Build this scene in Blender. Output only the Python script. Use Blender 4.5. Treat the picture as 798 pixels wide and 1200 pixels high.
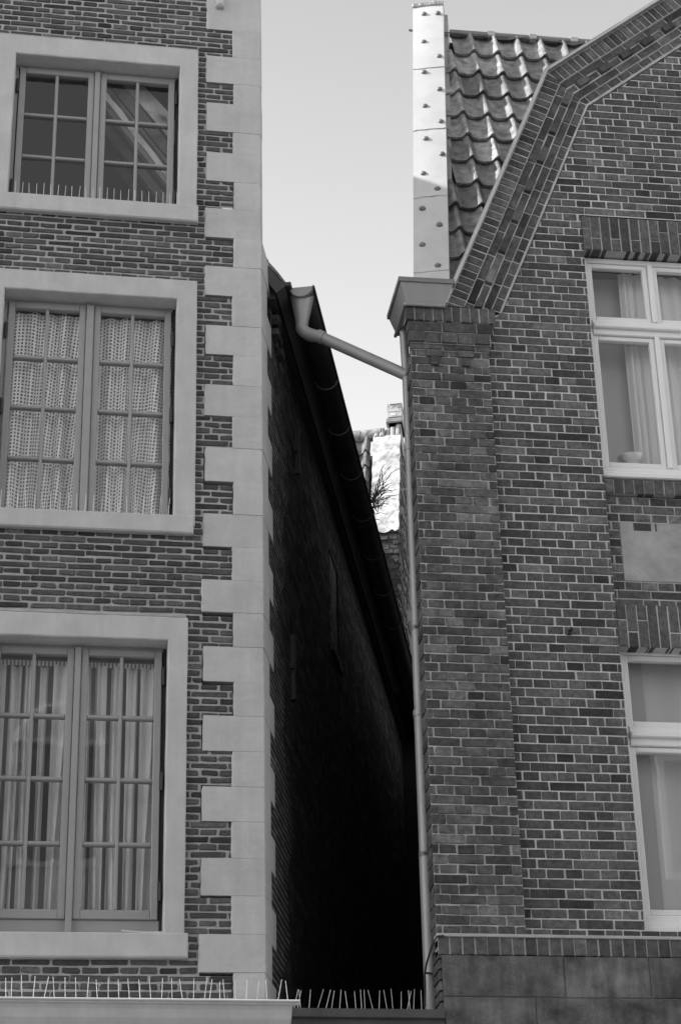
import bpy, math, random
from mathutils import Vector, Matrix
R = math.radians
random.seed(7)
S = bpy.context.scene
for o in list(bpy.data.objects): bpy.data.objects.remove(o)

# ------------------------------------------------------------------ camera
FPX, DIST, EYE = 2450.0, 12.5, 1.65
_v = Vector((-120.0, -4800.0, FPX)); _h = Vector((19000.0, (FPX*FPX - 120*19000.0)/4800, FPX))
Zc = _v.normalized(); Xc = _h.normalized(); Yc = Zc.cross(Xc)          # world axes seen from the camera (x right, y down, z forward)
CAM = Vector((0.0, -DIST, EYE))
cd = bpy.data.cameras.new('camera'); cam = bpy.data.objects.new('camera', cd); S.collection.objects.link(cam)
right = Vector((Xc[0], Yc[0], Zc[0])); down = Vector((Xc[1], Yc[1], Zc[1])); fwd = Vector((Xc[2], Yc[2], Zc[2]))
cam.matrix_world = Matrix(((right.x, -down.x, -fwd.x, CAM.x), (right.y, -down.y, -fwd.y, CAM.y), (right.z, -down.z, -fwd.z, CAM.z), (0, 0, 0, 1)))
cd.sensor_fit = 'VERTICAL'; cd.sensor_height = 36.0; cd.lens = FPX/1200*36; cd.clip_end = 2000; cd.clip_start = .1
S.camera = cam

# ------------------------------------------------------------------ sky, sun, exposure
SUN_EL, SUN_BEHIND = 36.0, 3.0            # sun low on the left, a hair behind the street fronts
W = bpy.data.worlds.new('World'); S.world = W; W.use_nodes = True
nt = W.node_tree; nt.nodes.clear()
sky = nt.nodes.new('ShaderNodeTexSky'); sky.sky_type = 'NISHITA'; sky.sun_disc = False
sky.sun_elevation = R(SUN_EL); sky.sun_rotation = R(-90 + SUN_BEHIND)
sky.air_density = 1.0; sky.dust_density = 2.0; sky.ozone_density = 1.0
bw = nt.nodes.new('ShaderNodeRGBToBW'); bg = nt.nodes.new('ShaderNodeBackground'); wo = nt.nodes.new('ShaderNodeOutputWorld')
bg.inputs[1].default_value = 0.15
# thin bright haze, densest towards the horizon
tcw = nt.nodes.new('ShaderNodeTexCoord'); sx = nt.nodes.new('ShaderNodeSeparateXYZ'); nt.links.new(tcw.outputs['Generated'], sx.inputs[0])
def wm(op, a, b):
    q = nt.nodes.new('ShaderNodeMath'); q.operation = op
    for k_, v_ in enumerate((a, b)):
        if isinstance(v_, (int, float)): q.inputs[k_].default_value = v_
        else: nt.links.new(v_, q.inputs[k_])
    return q.outputs[0]
nt.links.new(sky.outputs[0], bw.inputs[0])
hz = wm('MULTIPLY', wm('POWER', wm('SUBTRACT', 1.0, wm('MAXIMUM', sx.outputs[2], 0.0)), 1.5), 7.6)
nt.links.new(wm('ADD', bw.outputs[0], hz), bg.inputs[0]); nt.links.new(bg.outputs[0], wo.inputs[0])
sl = bpy.data.lights.new('sun', 'SUN'); sl.energy = 5.0; sl.angle = R(.5); sl.color = (1, 1, 1)
so = bpy.data.objects.new('sun', sl); S.collection.objects.link(so)
sdir = Vector((-math.cos(R(SUN_EL))*math.cos(R(SUN_BEHIND)), math.cos(R(SUN_EL))*math.sin(R(SUN_BEHIND)), math.sin(R(SUN_EL))))
so.rotation_euler = sdir.to_track_quat('Z', 'Y').to_euler(); so.location = (0, 0, 30)
S.view_settings.view_transform = 'Standard'; S.view_settings.look = 'None'; S.view_settings.gamma = 1
S.view_settings.exposure = 0.42
S.cycles.max_bounces = 8

# ------------------------------------------------------------------ survey helpers (photo pixel -> point on a real plane)
def ray(px, py):
    d = Vector((px-399.0, py-600.0, FPX)); return Vector((d.dot(Xc), d.dot(Yc), d.dot(Zc))).normalized()
def P(px, py, y=0.0):
    r = ray(px, py); return CAM + r*((y-CAM.y)/r.y)
def PL(px, py, p0, n):
    r = ray(px, py); return CAM + r*((Vector(p0)-CAM).dot(n)/r.dot(n))
AL = ray(762, 1841); AL.z = 0; AL.normalize()             # direction of the alley
AN = Vector((AL.y, -AL.x, 0))                              # out of the left house's flank, to the right
UP = Vector((0, 0, 1))
XC = 1.277                                                 # left house's street corner

# ------------------------------------------------------------------ materials (monochrome, as the photo)
MATS = {}
def mat(name, g, rough=.7, metal=0.0, amp=.12, scale=9.0, bump=.2, bscale=60.0, tone=0.0, spec=.4, streak=0.0, fine=.0):
    m = bpy.data.materials.new(name); m.use_nodes = True; n = m.node_tree; n.nodes.clear(); L = n.links.new
    out = n.nodes.new('ShaderNodeOutputMaterial'); b = n.nodes.new('ShaderNodeBsdfPrincipled'); L(b.outputs[0], out.inputs[0])
    b.inputs['Roughness'].default_value = rough; b.inputs['Metallic'].default_value = metal; b.inputs['Specular IOR Level'].default_value = spec
    tc = n.nodes.new('ShaderNodeTexCoord'); geo = n.nodes.new('ShaderNodeNewGeometry')
    def math_(op, a, c):
        q = n.nodes.new('ShaderNodeMath'); q.operation = op
        for i, v in enumerate((a, c)):
            if isinstance(v, (int, float)): q.inputs[i].default_value = v
            else: L(v, q.inputs[i])
        return q.outputs[0]
    def noise(sc, det=6, stretch=None, rg=.6):
        t = n.nodes.new('ShaderNodeTexNoise'); t.inputs['Scale'].default_value = sc; t.inputs['Detail'].default_value = det; t.inputs['Roughness'].default_value = rg
        if stretch:
            mp = n.nodes.new('ShaderNodeMapping'); mp.inputs['Scale'].default_value = stretch
            L(geo.outputs['Position'], mp.inputs[0]); L(mp.outputs[0], t.inputs[0])
        else: L(geo.outputs['Position'], t.inputs[0])
        return t.outputs[0]
    v = math_('ADD', math_('MULTIPLY', math_('SUBTRACT', noise(scale), .5), amp*3.2), 1.0)
    v = math_('MULTIPLY', v, math_('ADD', math_('MULTIPLY', math_('SUBTRACT', noise(scale*.13, 3), .5), amp*2.0), 1.0))
    if fine: v = math_('MULTIPLY', v, math_('ADD', math_('MULTIPLY', math_('SUBTRACT', noise(160, 3), .5), fine*3), 1.0))
    if streak:
        v = math_('MULTIPLY', v, math_('ADD', math_('MULTIPLY', math_('SUBTRACT', noise(1.0, 5, (14, 14, 1.6)), .5), streak*3), 1.0))
    if tone:
        at = n.nodes.new('ShaderNodeAttribute'); at.attribute_name = 'tone'
        v = math_('MULTIPLY', v, math_('ADD', math_('MULTIPLY', at.outputs['Fac'], tone), 1.0))
    v = math_('MULTIPLY', v, g); v = math_('MAXIMUM', v, .008)
    cb = n.nodes.new('ShaderNodeCombineColor')
    for i in range(3): L(v, cb.inputs[i])
    L(cb.outputs[0], b.inputs['Base Color'])
    if bump:
        bp = n.nodes.new('ShaderNodeBump'); bp.inputs['Strength'].default_value = bump; bp.inputs['Distance'].default_value = .01
        L(noise(bscale, 5), bp.inputs['Height']); L(bp.outputs[0], b.inputs['Normal'])
    MATS[name] = m; return m
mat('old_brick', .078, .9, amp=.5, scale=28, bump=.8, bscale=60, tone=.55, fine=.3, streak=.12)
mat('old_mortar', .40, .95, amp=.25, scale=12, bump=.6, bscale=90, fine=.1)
mat('brick', .085, .85, amp=.7, scale=30, bump=.5, bscale=70, tone=.65, fine=.3, streak=.14)
mat('pale_mortar', .55, .95, amp=.3, scale=9, bump=.4, bscale=90, fine=.1)
mat('grey_mortar', .42, .95, amp=.2, scale=9, bump=.4, bscale=90, fine=.1)
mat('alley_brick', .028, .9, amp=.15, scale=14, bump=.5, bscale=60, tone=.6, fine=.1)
mat('shaded_mortar', .07, .95, amp=.3, scale=4, bump=.5, bscale=60, fine=.2)  # mortar darkened, the alley's shade put into its colour
mat('lit_mortar', .30, .95, amp=.5, scale=5, bump=.4, bscale=60, fine=.2)  # same mortar made paler, street light put into its colour
mat('pale_paint', .50, .75, amp=.13, scale=5, bump=.6, bscale=20, fine=.06, streak=.09, tone=.045)
mat('sill_paint', .50, .6, amp=.12, scale=6, bump=.3, bscale=24, streak=.10, fine=.05)
mat('grey_paint', .33, .45, amp=.06, scale=8, bump=.1, bscale=80)
mat('white_paint', .80, .35, amp=.025, scale=6, bump=.03, bscale=60)
mat('dark_gap', .03, .8, amp=.1)
mat('zinc', .42, .42, .55, amp=.14, scale=5, bump=.06, bscale=14, spec=.5, streak=.08)
mat('bright_zinc', .62, .5, .2, amp=.10, scale=6, bump=.06, bscale=14, spec=.5, streak=.04)
mat('pipe_grey', .36, .45, .25, amp=.1, scale=7, bump=.05, bscale=30, streak=.06)
mat('old_pipe', .20, .55, .25, amp=.2, scale=9, bump=.08, bscale=40, streak=.1)
mat('gutter_dark', .085, .5, .3, amp=.3, scale=6, bump=.08, bscale=30)
mat('tile', .23, .36, 0, amp=.9, scale=16, bump=.5, bscale=60, tone=.4, spec=.6, fine=.6)
mat('dark_metal', .05, .5, .4, amp=.1)
mat('steel', .75, .3, .6, amp=.05)
mat('stone', .10, .85, amp=1.0, scale=6, bump=.3, bscale=50, tone=.35, streak=.55, fine=.5)
mat('plaster', .36, .95, amp=.35, scale=6, bump=.4, bscale=90, fine=.16)
mat('whitewash', .55, .9, amp=.8, scale=9, bump=.9, bscale=28, fine=.12)
mat('room_wall', .28, .9, amp=.04)
mat('drape', .88, .9, amp=.04, scale=4, bump=.05)
mat('voile', .85, .9, amp=.03, scale=4, bump=.05)
mat('blind_cloth', .52, .9, amp=.03, scale=3, bump=.05)
mat('board', .6, .8, amp=.5, scale=8, bump=.3, streak=.2)
mat('dark_board', .36, .85, amp=.4, scale=9, bump=.3, streak=.3)
mat('pale_board', .55, .8, amp=.2, scale=8, bump=.3)
mat('leaf', .09, .6, amp=.3, scale=30, bump=0)
mat('asphalt', .06, .9, amp=.2, scale=8, bump=.3)
mat('paving', .30, .9, amp=.2, scale=5, bump=.3)
mat('far_render', .45, .9, amp=.12, scale=2)
mat('far_brick', .16, .9, amp=.2, scale=6, bump=.5)
def glass_mat(name, tint, base, wav):
    m = bpy.data.materials.new(name); m.use_nodes = True; n = m.node_tree; n.nodes.clear(); L = n.links.new
    out = n.nodes.new('ShaderNodeOutputMaterial'); mx = n.nodes.new('ShaderNodeMixShader'); t = n.nodes.new('ShaderNodeBsdfTransparent')
    t.inputs[0].default_value = (tint, tint, tint, 1); g = n.nodes.new('ShaderNodeBsdfGlossy'); g.inputs['Roughness'].default_value = .015
    lw_ = n.nodes.new('ShaderNodeLayerWeight'); lw_.inputs[0].default_value = .5
    pw_ = n.nodes.new('ShaderNodeMath'); pw_.operation = 'POWER'; L(lw_.outputs['Facing'], pw_.inputs[0]); pw_.inputs[1].default_value = 5.0
    f = n.nodes.new('ShaderNodeMath'); f.operation = 'MULTIPLY_ADD'; L(pw_.outputs[0], f.inputs[0]); f.inputs[1].default_value = 1-base; f.inputs[2].default_value = base
    bp = n.nodes.new('ShaderNodeBump'); bp.inputs['Strength'].default_value = wav; bp.inputs['Distance'].default_value = .02
    ns = n.nodes.new('ShaderNodeTexNoise'); ns.inputs['Scale'].default_value = 3.5; ge = n.nodes.new('ShaderNodeNewGeometry')
    L(ge.outputs['Position'], ns.inputs[0]); L(ns.outputs[0], bp.inputs['Height']); L(bp.outputs[0], g.inputs['Normal'])
    L(f.outputs[0], mx.inputs[0]); L(t.outputs[0], mx.inputs[1]); L(g.outputs[0], mx.inputs[2]); L(mx.outputs[0], out.inputs[0])
    MATS[name] = m
glass_mat('old_glass', .93, .085, .025); glass_mat('new_glass', .90, .075, .01)
def lace_mat():
    m = bpy.data.materials.new('lace'); m.use_nodes = True; n = m.node_tree; n.nodes.clear(); L = n.links.new
    out = n.nodes.new('ShaderNodeOutputMaterial'); mx = n.nodes.new('ShaderNodeMixShader'); t = n.nodes.new('ShaderNodeBsdfTransparent')
    d = n.nodes.new('ShaderNodeBsdfDiffuse'); d.inputs[0].default_value = (.95, .95, .95, 1)
    tr = n.nodes.new('ShaderNodeBsdfTranslucent'); tr.inputs[0].default_value = (.8, .8, .8, 1); ms = n.nodes.new('ShaderNodeMixShader'); ms.inputs[0].default_value = .08
    a = n.nodes.new('ShaderNodeAttribute'); a.attribute_name = 'cloth_uv'; s = n.nodes.new('ShaderNodeSeparateXYZ'); L(a.outputs['Vector'], s.inputs[0])
    def frac(o, k, th):
        q = n.nodes.new('ShaderNodeMath'); q.operation = 'MULTIPLY'; L(o, q.inputs[0]); q.inputs[1].default_value = k
        r = n.nodes.new('ShaderNodeMath'); r.operation = 'FRACT'; L(q.outputs[0], r.inputs[0])
        c = n.nodes.new('ShaderNodeMath'); c.operation = 'LESS_THAN'; L(r.outputs[0], c.inputs[0]); c.inputs[1].default_value = th
        return c.outputs[0]
    mxm = n.nodes.new('ShaderNodeMath'); mxm.operation = 'MAXIMUM'
    L(frac(s.outputs[0], 34, .5), mxm.inputs[0]); L(frac(s.outputs[1], 36, .42), mxm.inputs[1])
    L(d.outputs[0], ms.inputs[1]); L(tr.outputs[0], ms.inputs[2])
    L(mxm.outputs[0], mx.inputs[0]); L(t.outputs[0], mx.inputs[1]); L(ms.outputs[0], mx.inputs[2]); L(mx.outputs[0], out.inputs[0])
    MATS['lace'] = m
lace_mat()

# ------------------------------------------------------------------ mesh helpers
class MB:
    def __init__(s): s.v = []; s.f = []; s.t = []; s.mi = []; s.uv = None; s.mats = []
    def m(s, name):
        if name not in s.mats: s.mats.append(name)
        return s.mats.index(name)
    def add(s, vs, fs, mt, tone=0.0):
        b = len(s.v); s.v += [tuple(x) for x in vs]; s.t += [tone]*len(vs); k = s.m(mt)
        for q in fs: s.f.append(tuple(b+i for i in q)); s.mi.append(k)
    def hexa(s, p, mt, tone=0.0):           # p: 4 front (ccw) + 4 back
        s.add(p, [(0, 1, 2, 3), (7, 6, 5, 4), (0, 4, 5, 1), (1, 5, 6, 2), (2, 6, 7, 3), (3, 7, 4, 0)], mt, tone)
    def box(s, fn, x0, x1, z0, z1, d0, d1, mt, tone=0.0):   # fn(x, z, d); d grows outward
        s.hexa([fn(x0, z0, d1), fn(x1, z0, d1), fn(x1, z1, d1), fn(x0, z1, d1), fn(x0, z0, d0), fn(x1, z0, d0), fn(x1, z1, d0), fn(x0, z1, d0)], mt, tone)
    def bevbox(s, fn, x0, x1, z0, z1, d0, d1, mt, c=.006, tone=0.0):
        q = lambda a, d: [fn(x0+a, z0+a, d), fn(x1-a, z0+a, d), fn(x1-a, z1-a, d), fn(x0+a, z1-a, d)]
        s.rings([q(c, d1), q(0, d1-c), q(0, d0)], mt, tone)
    def rings(s, rs, mt, tone=0.0, cap0=True, cap1=True):
        n = len(rs[0]); vs = [v for r in rs for v in r]; fs = []
        if cap0: fs.append(tuple(range(n)))
        for i in range(len(rs)-1):
            for j in range(n): fs.append((i*n+(j+1) % n, i*n+j, (i+1)*n+j, (i+1)*n+(j+1) % n))
        if cap1: fs.append(tuple((len(rs)-1)*n+j for j in reversed(range(n))))
        s.add(vs, fs, mt, tone)
    def tube(s, pts, r, mt, n=12, cap=True, tone=0.0):
        pts = [Vector(p) for p in pts]; rr = r if isinstance(r, (list, tuple)) else [r]*len(pts); rs = []; prev = None
        for i, p in enumerate(pts):
            t = (pts[min(i+1, len(pts)-1)]-pts[max(i-1, 0)]).normalized()
            a = prev if prev else (Vector((0, 0, 1)) if abs(t.z) < .9 else Vector((1, 0, 0)))
            u = (a - t*a.dot(t)).normalized(); w = t.cross(u); prev = u
            rs.append([p + u*(rr[i]*math.cos(2*math.pi*k/n)) + w*(rr[i]*math.sin(2*math.pi*k/n)) for k in range(n)])
        s.rings(rs, mt, tone, cap, cap)
    def prism(s, poly, off, mt, tone=0.0):
        off = Vector(off); s.rings([[Vector(p) for p in poly], [Vector(p)+off for p in poly]], mt, tone)
    def quad(s, a, b, c, d, mt, tone=0.0): s.add([a, b, c, d], [(0, 1, 2, 3)], mt, tone)
    def build(s, name, parent=None, smooth=False):
        me = bpy.data.meshes.new(name); me.from_pydata(s.v, [], s.f)
        for k in s.mats: me.materials.append(MATS[k])
        me.polygons.foreach_set('material_index', s.mi)
        at = me.attributes.new('tone', 'FLOAT', 'POINT'); at.data.foreach_set('value', s.t)
        if s.uv:
            at = me.attributes.new('cloth_uv', 'FLOAT_VECTOR', 'POINT'); at.data.foreach_set('vector', [c for u in s.uv for c in u])
        import bmesh
        bm = bmesh.new(); bm.from_mesh(me); bmesh.ops.recalc_face_normals(bm, faces=bm.faces); bm.to_mesh(me); bm.free()
        if smooth:
            me.polygons.foreach_set('use_smooth', [True]*len(me.polygons))
            me.set_sharp_from_angle(angle=R(40))
        me.update(); o = bpy.data.objects.new(name, me); S.collection.objects.link(o)
        if parent: o.parent = parent
        return o
def tag(o, label=None, cat=None, group=None, kind=None):
    if label: o['label'] = label
    if cat: o['category'] = cat
    if group: o['group'] = group
    if kind: o['kind'] = kind
    return o
def empty(name, label, cat, group=None):
    o = bpy.data.objects.new(name, None); o.empty_display_size = .2; S.collection.objects.link(o); return tag(o, label, cat, group)

def lay(mb, fn, t0, h, rows, spans, L, J, brick, mortar, rng, dep=.0, jit=.0015, back=-.03, mrec=.006, pattern=None, dfun=None, ch=.003, tspread=1.0, worn=.0):
    """courses of bricks; fn(s,t,d); spans(t)->[(s0,s1)]"""
    for i in range(rows):
        ta = t0+i*h; tb = ta+h-J; tm = (ta+tb)/2
        sm = spans(tm); sa = spans(ta); sb = spans(tb); sc = spans(ta+h)
        if len(sa) != len(sm): sa = sm
        if len(sb) != len(sm): sb = sm
        if len(sc) != len(sm): sc = sm
        for (m0, m1), (a0, a1), (b0, b1), (c0, c1) in zip(sm, sa, sb, sc):
            if m1-m0 < .01: continue
            if abs(a0-m0) > .15: a0 = m0
            if abs(a1-m1) > .15: a1 = m1
            if abs(b0-m0) > .15: b0 = m0
            if abs(b1-m1) > .15: b1 = m1
            if abs(c0-m0) > .15: c0 = m0
            if abs(c1-m1) > .15: c1 = m1
            mb.quad(fn(a0, ta-J, dep-mrec), fn(a1, ta-J, dep-mrec), fn(c1, ta+h-J, dep-mrec), fn(c0, ta+h-J, dep-mrec), mortar)
            head = (i % 2 == 0)
            l = L/2 if head else L
            off = (L/4 if head else (0 if i % 4 == 1 else L/2))
            x = math.floor((m0-off)/l)*l + off - l
            while x < m1:
                ll = l
                if not head and rng.random() < .07: ll = l/2
                x0, x1 = x+rng.uniform(-.004, .004), x+ll-J+rng.uniform(-.004, .004); x += ll
                q0, q1 = max(x0, a0), min(x1, a1); r0, r1 = max(x0, b0), min(x1, b1)
                if q1-q0 < .012 and r1-r0 < .012: continue
                if q1 <= q0: q0 = q1 = (q0+q1)/2
                if r1 <= r0: r0 = r1 = (r0+r1)/2
                if min(q1-q0, r1-r0) < 0: continue
                j = lambda: rng.uniform(-jit, jit)
                d = dep + j() + (dfun(i, x0) if dfun else 0)
                tone = max(-1, min(1.3, rng.gauss(0, .42)))*tspread
                if rng.random() < .06: tone = 1.2*tspread
                if rng.random() < .015: tone = -.85*tspread
                u = [(q0+j(), ta+j()), (q1+j(), ta+j()), (r1+j(), tb+j()), (r0+j(), tb+j())]
                if worn and min(q1-q0, r1-r0) > .03:
                    w8 = []; hh_ = tb-ta
                    for n_ in range(4):
                        p, a_, b_ = u[n_], u[n_-1], u[(n_+1) % 4]
                        for (o_, k_) in ((a_, 0), (b_, 1)):
                            dx, dt = o_[0]-p[0], o_[1]-p[1]; ln = math.hypot(dx, dt); cc = rng.uniform(.15, 1)*worn*(2.2 if rng.random() < .08 else 1)
                            cc = min(cc, ln*.3); w8.append((p[0]+dx/ln*cc, p[1]+dt/ln*cc))
                        # a nick somewhere along the edge
                        t_ = rng.uniform(.3, .7); w8.append((p[0]+(b_[0]-p[0])*t_ + rng.uniform(-1, 1)*worn*.2, p[1]+(b_[1]-p[1])*t_ + rng.uniform(-1, 1)*worn*.22))
                    u = w8
                cx = sum(p[0] for p in u)/len(u); ct = sum(p[1] for p in u)/len(u)
                def ins(p, c):
                    dx = cx-p[0]; dt = ct-p[1]; return (p[0]+math.copysign(min(c, abs(dx)), dx), p[1]+math.copysign(min(c, abs(dt)), dt))
                w = [ins(p, ch) for p in u]
                mb.rings([[fn(p[0], p[1], d+j()*.5) for p in w], [fn(p[0], p[1], d-ch) for p in u], [fn(p[0], p[1], back) for p in u]], brick, tone, True, False)

def soldiers(mb, fn, s0, s1, t0, t1, w, J, brick, mortar, rng, dep=0.0, split=False, back=-.03, mrec=.006, tspread=1.0, mdep=None):
    mb.box(fn, s0, s1, t0, t1, back, dep-mrec, mortar)
    x = s0; k = 0
    while x < s1-.02:
        x1 = min(x+w-J, s1)
        parts = [(t0, t1)]
        if split:
            c = t0+(t1-t0)*(.36 if k % 2 else .64); parts = [(t0, c-J/2), (c+J/2, t1)]
            if rng.random() < .3: parts = [(t0, t1)]
        for a, b in parts:
            tone = max(-1, min(1.2, rng.gauss(0, .42)))*tspread; d = dep+rng.uniform(-.002, .002); j = lambda: rng.uniform(-.0015, .0015)
            u = [(x+j(), a+j()), (x1+j(), a+j()), (x1+j(), b+j()), (x+j(), b+j())]; c = .003
            w_ = [(x+c, a+c), (x1-c, a+c), (x1-c, b-c), (x+c, b-c)]
            mb.rings([[fn(*p, d) for p in w_], [fn(*p, d-c) for p in u], [fn(*p, back) for p in u]], brick, tone, True, True)
        x += w+rng.uniform(-.003, .003); k += 1

# =================================================================== THE STREET (setting)
g = MB(); g.quad((-300, -300, -.12), (300, -300, -.12), (300, 300, -.12), (-300, 300, -.12), 'asphalt'); tag(g.build('ground'), kind='structure')
g = MB(); g.box(lambda x, z, d: Vector((x, -d, z)), -60, 60, -.3, 0.0, -40, 2.2, 'paving'); tag(g.build('pavement'), kind='structure')
g = MB(); g.box(lambda x, z, d: Vector((x, -d, z)), -60, 60, -.3, 0.0, 12.0, 40, 'paving'); tag(g.build('pavement'), kind='structure')

# =================================================================== LEFT HOUSE
def warp_k(z): return -.006 + (z-5.2)*.0042
def FL(x, z, d): return Vector((x, -d, z + (XC-x)*warp_k(z)))
def UL(px, py, y=0.0):
    p = P(px, py, y); z = p.z
    for _ in range(5): z = p.z - (XC-p.x)*warp_k(z)
    return p.x, z
LH = empty('brick_house', 'old dark brick house with pale corner quoins and grey casement windows, left of the alley', 'house')

# quoins: boundaries down the corner, long and short blocks alternating
qy = [-112, -74, -37, -2, 36, 67, 98, 122, 155, 180, 213, 245, 279, 313, 347, 382, 416, 451.5, 488, 525, 564.6, 602.7, 641, 680, 718, 758, 799, 839, 880.6, 922, 963, 1006, 1050, 1095, 1140, 1170, 1215]
HB = .0485; TB0 = 5.2-HB*60
qz = [P(262, y).z - (XC-P(262, y).x)*warp_k(P(262, y).z) for y in qy]
qx_long = UL(239, 540)[0]; qx_short = UL(273, 430)[0]
def quoin_at(z):
    for k in range(len(qz)-1):
        if qz[k+1] <= z < qz[k]: return k
    return None
def is_long(k): return k % 2 == 1      # qy[3]..qy[4] (-2..36) is long
Z_EAVE_L = P(312, 292).z
rq = random.Random(3)
for k in range(len(qz)-1):
    z1, z0 = qz[k]-.0009, qz[k+1]+.0009
    xl = (qx_long if is_long(k) else qx_short) + rq.uniform(-.008, .008)
    sd = (.24 if is_long(k) else .41)
    if (z0+z1)/2 > Z_EAVE_L: sd = .06
    e = .008 + rq.uniform(-.002, .002)
    m = MB(); c = Vector((XC, 0, 0))
    poly = [Vector((xl, .1, 0)), Vector((xl, -e+.006, 0)), Vector((xl+.006, -e, 0)), Vector((XC+e-.006, -e, 0)), Vector((XC+e, -e+.006, 0))]
    cs = c + AL*sd + AN*e
    poly += [Vector((cs.x, cs.y, 0)), Vector((cs.x-.1, cs.y, 0)), Vector((XC-.1, .1, 0)) if sd > .1 else Vector((XC-.1, .1, 0))]
    wz = lambda p, z: Vector((p.x, p.y, z + (XC-p.x)*warp_k(z)))
    rs_ = []; NZ = 7
    for q in range(NZ+1):
        z = z1+(z0-z1)*q/NZ; sh = .0016 if q in (0, NZ) else 0
        pp = []
        for n_, p in enumerate(poly):
            p = p.copy()
            if n_ in (0, 1, 2): p.x += rq.uniform(-.003, .003) + sh
            if n_ in (1, 2, 3, 4): p.y += sh*.6 + rq.uniform(-.0008, .0008)
            if n_ in (3, 4): p.x += rq.uniform(-.0015, .0015)
            pp.append(wz(p, z))
        rs_.append(pp)
    m.rings(rs_, 'pale_paint', rq.uniform(-1, 1))
    m.build('quoin', LH)
m = MB(); kb = UL(258, 5, -.03); m.bevbox(FL, kb[0]-.03, kb[0]+.03, kb[1]-.03, kb[1]+.12, -.0, .06, 'pale_paint', .014); m.build('wall_anchor', LH)
# sloping shoulder where the thin parapet meets the full corner
m = MB(); zs = P(312, 281).z; ze = P(317, 312).z
a0 = Vector((XC+.004, .05, 0)); poly = [a0+UP*ze, a0+AL*.37+UP*ze, a0+AL*.30+UP*(ze+.07), a0+AL*.12+UP*(zs-.03), a0+UP*zs]
m.prism(poly, -AN*.2, 'pale_paint'); m.build('parapet_shoulder', LH)

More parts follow.
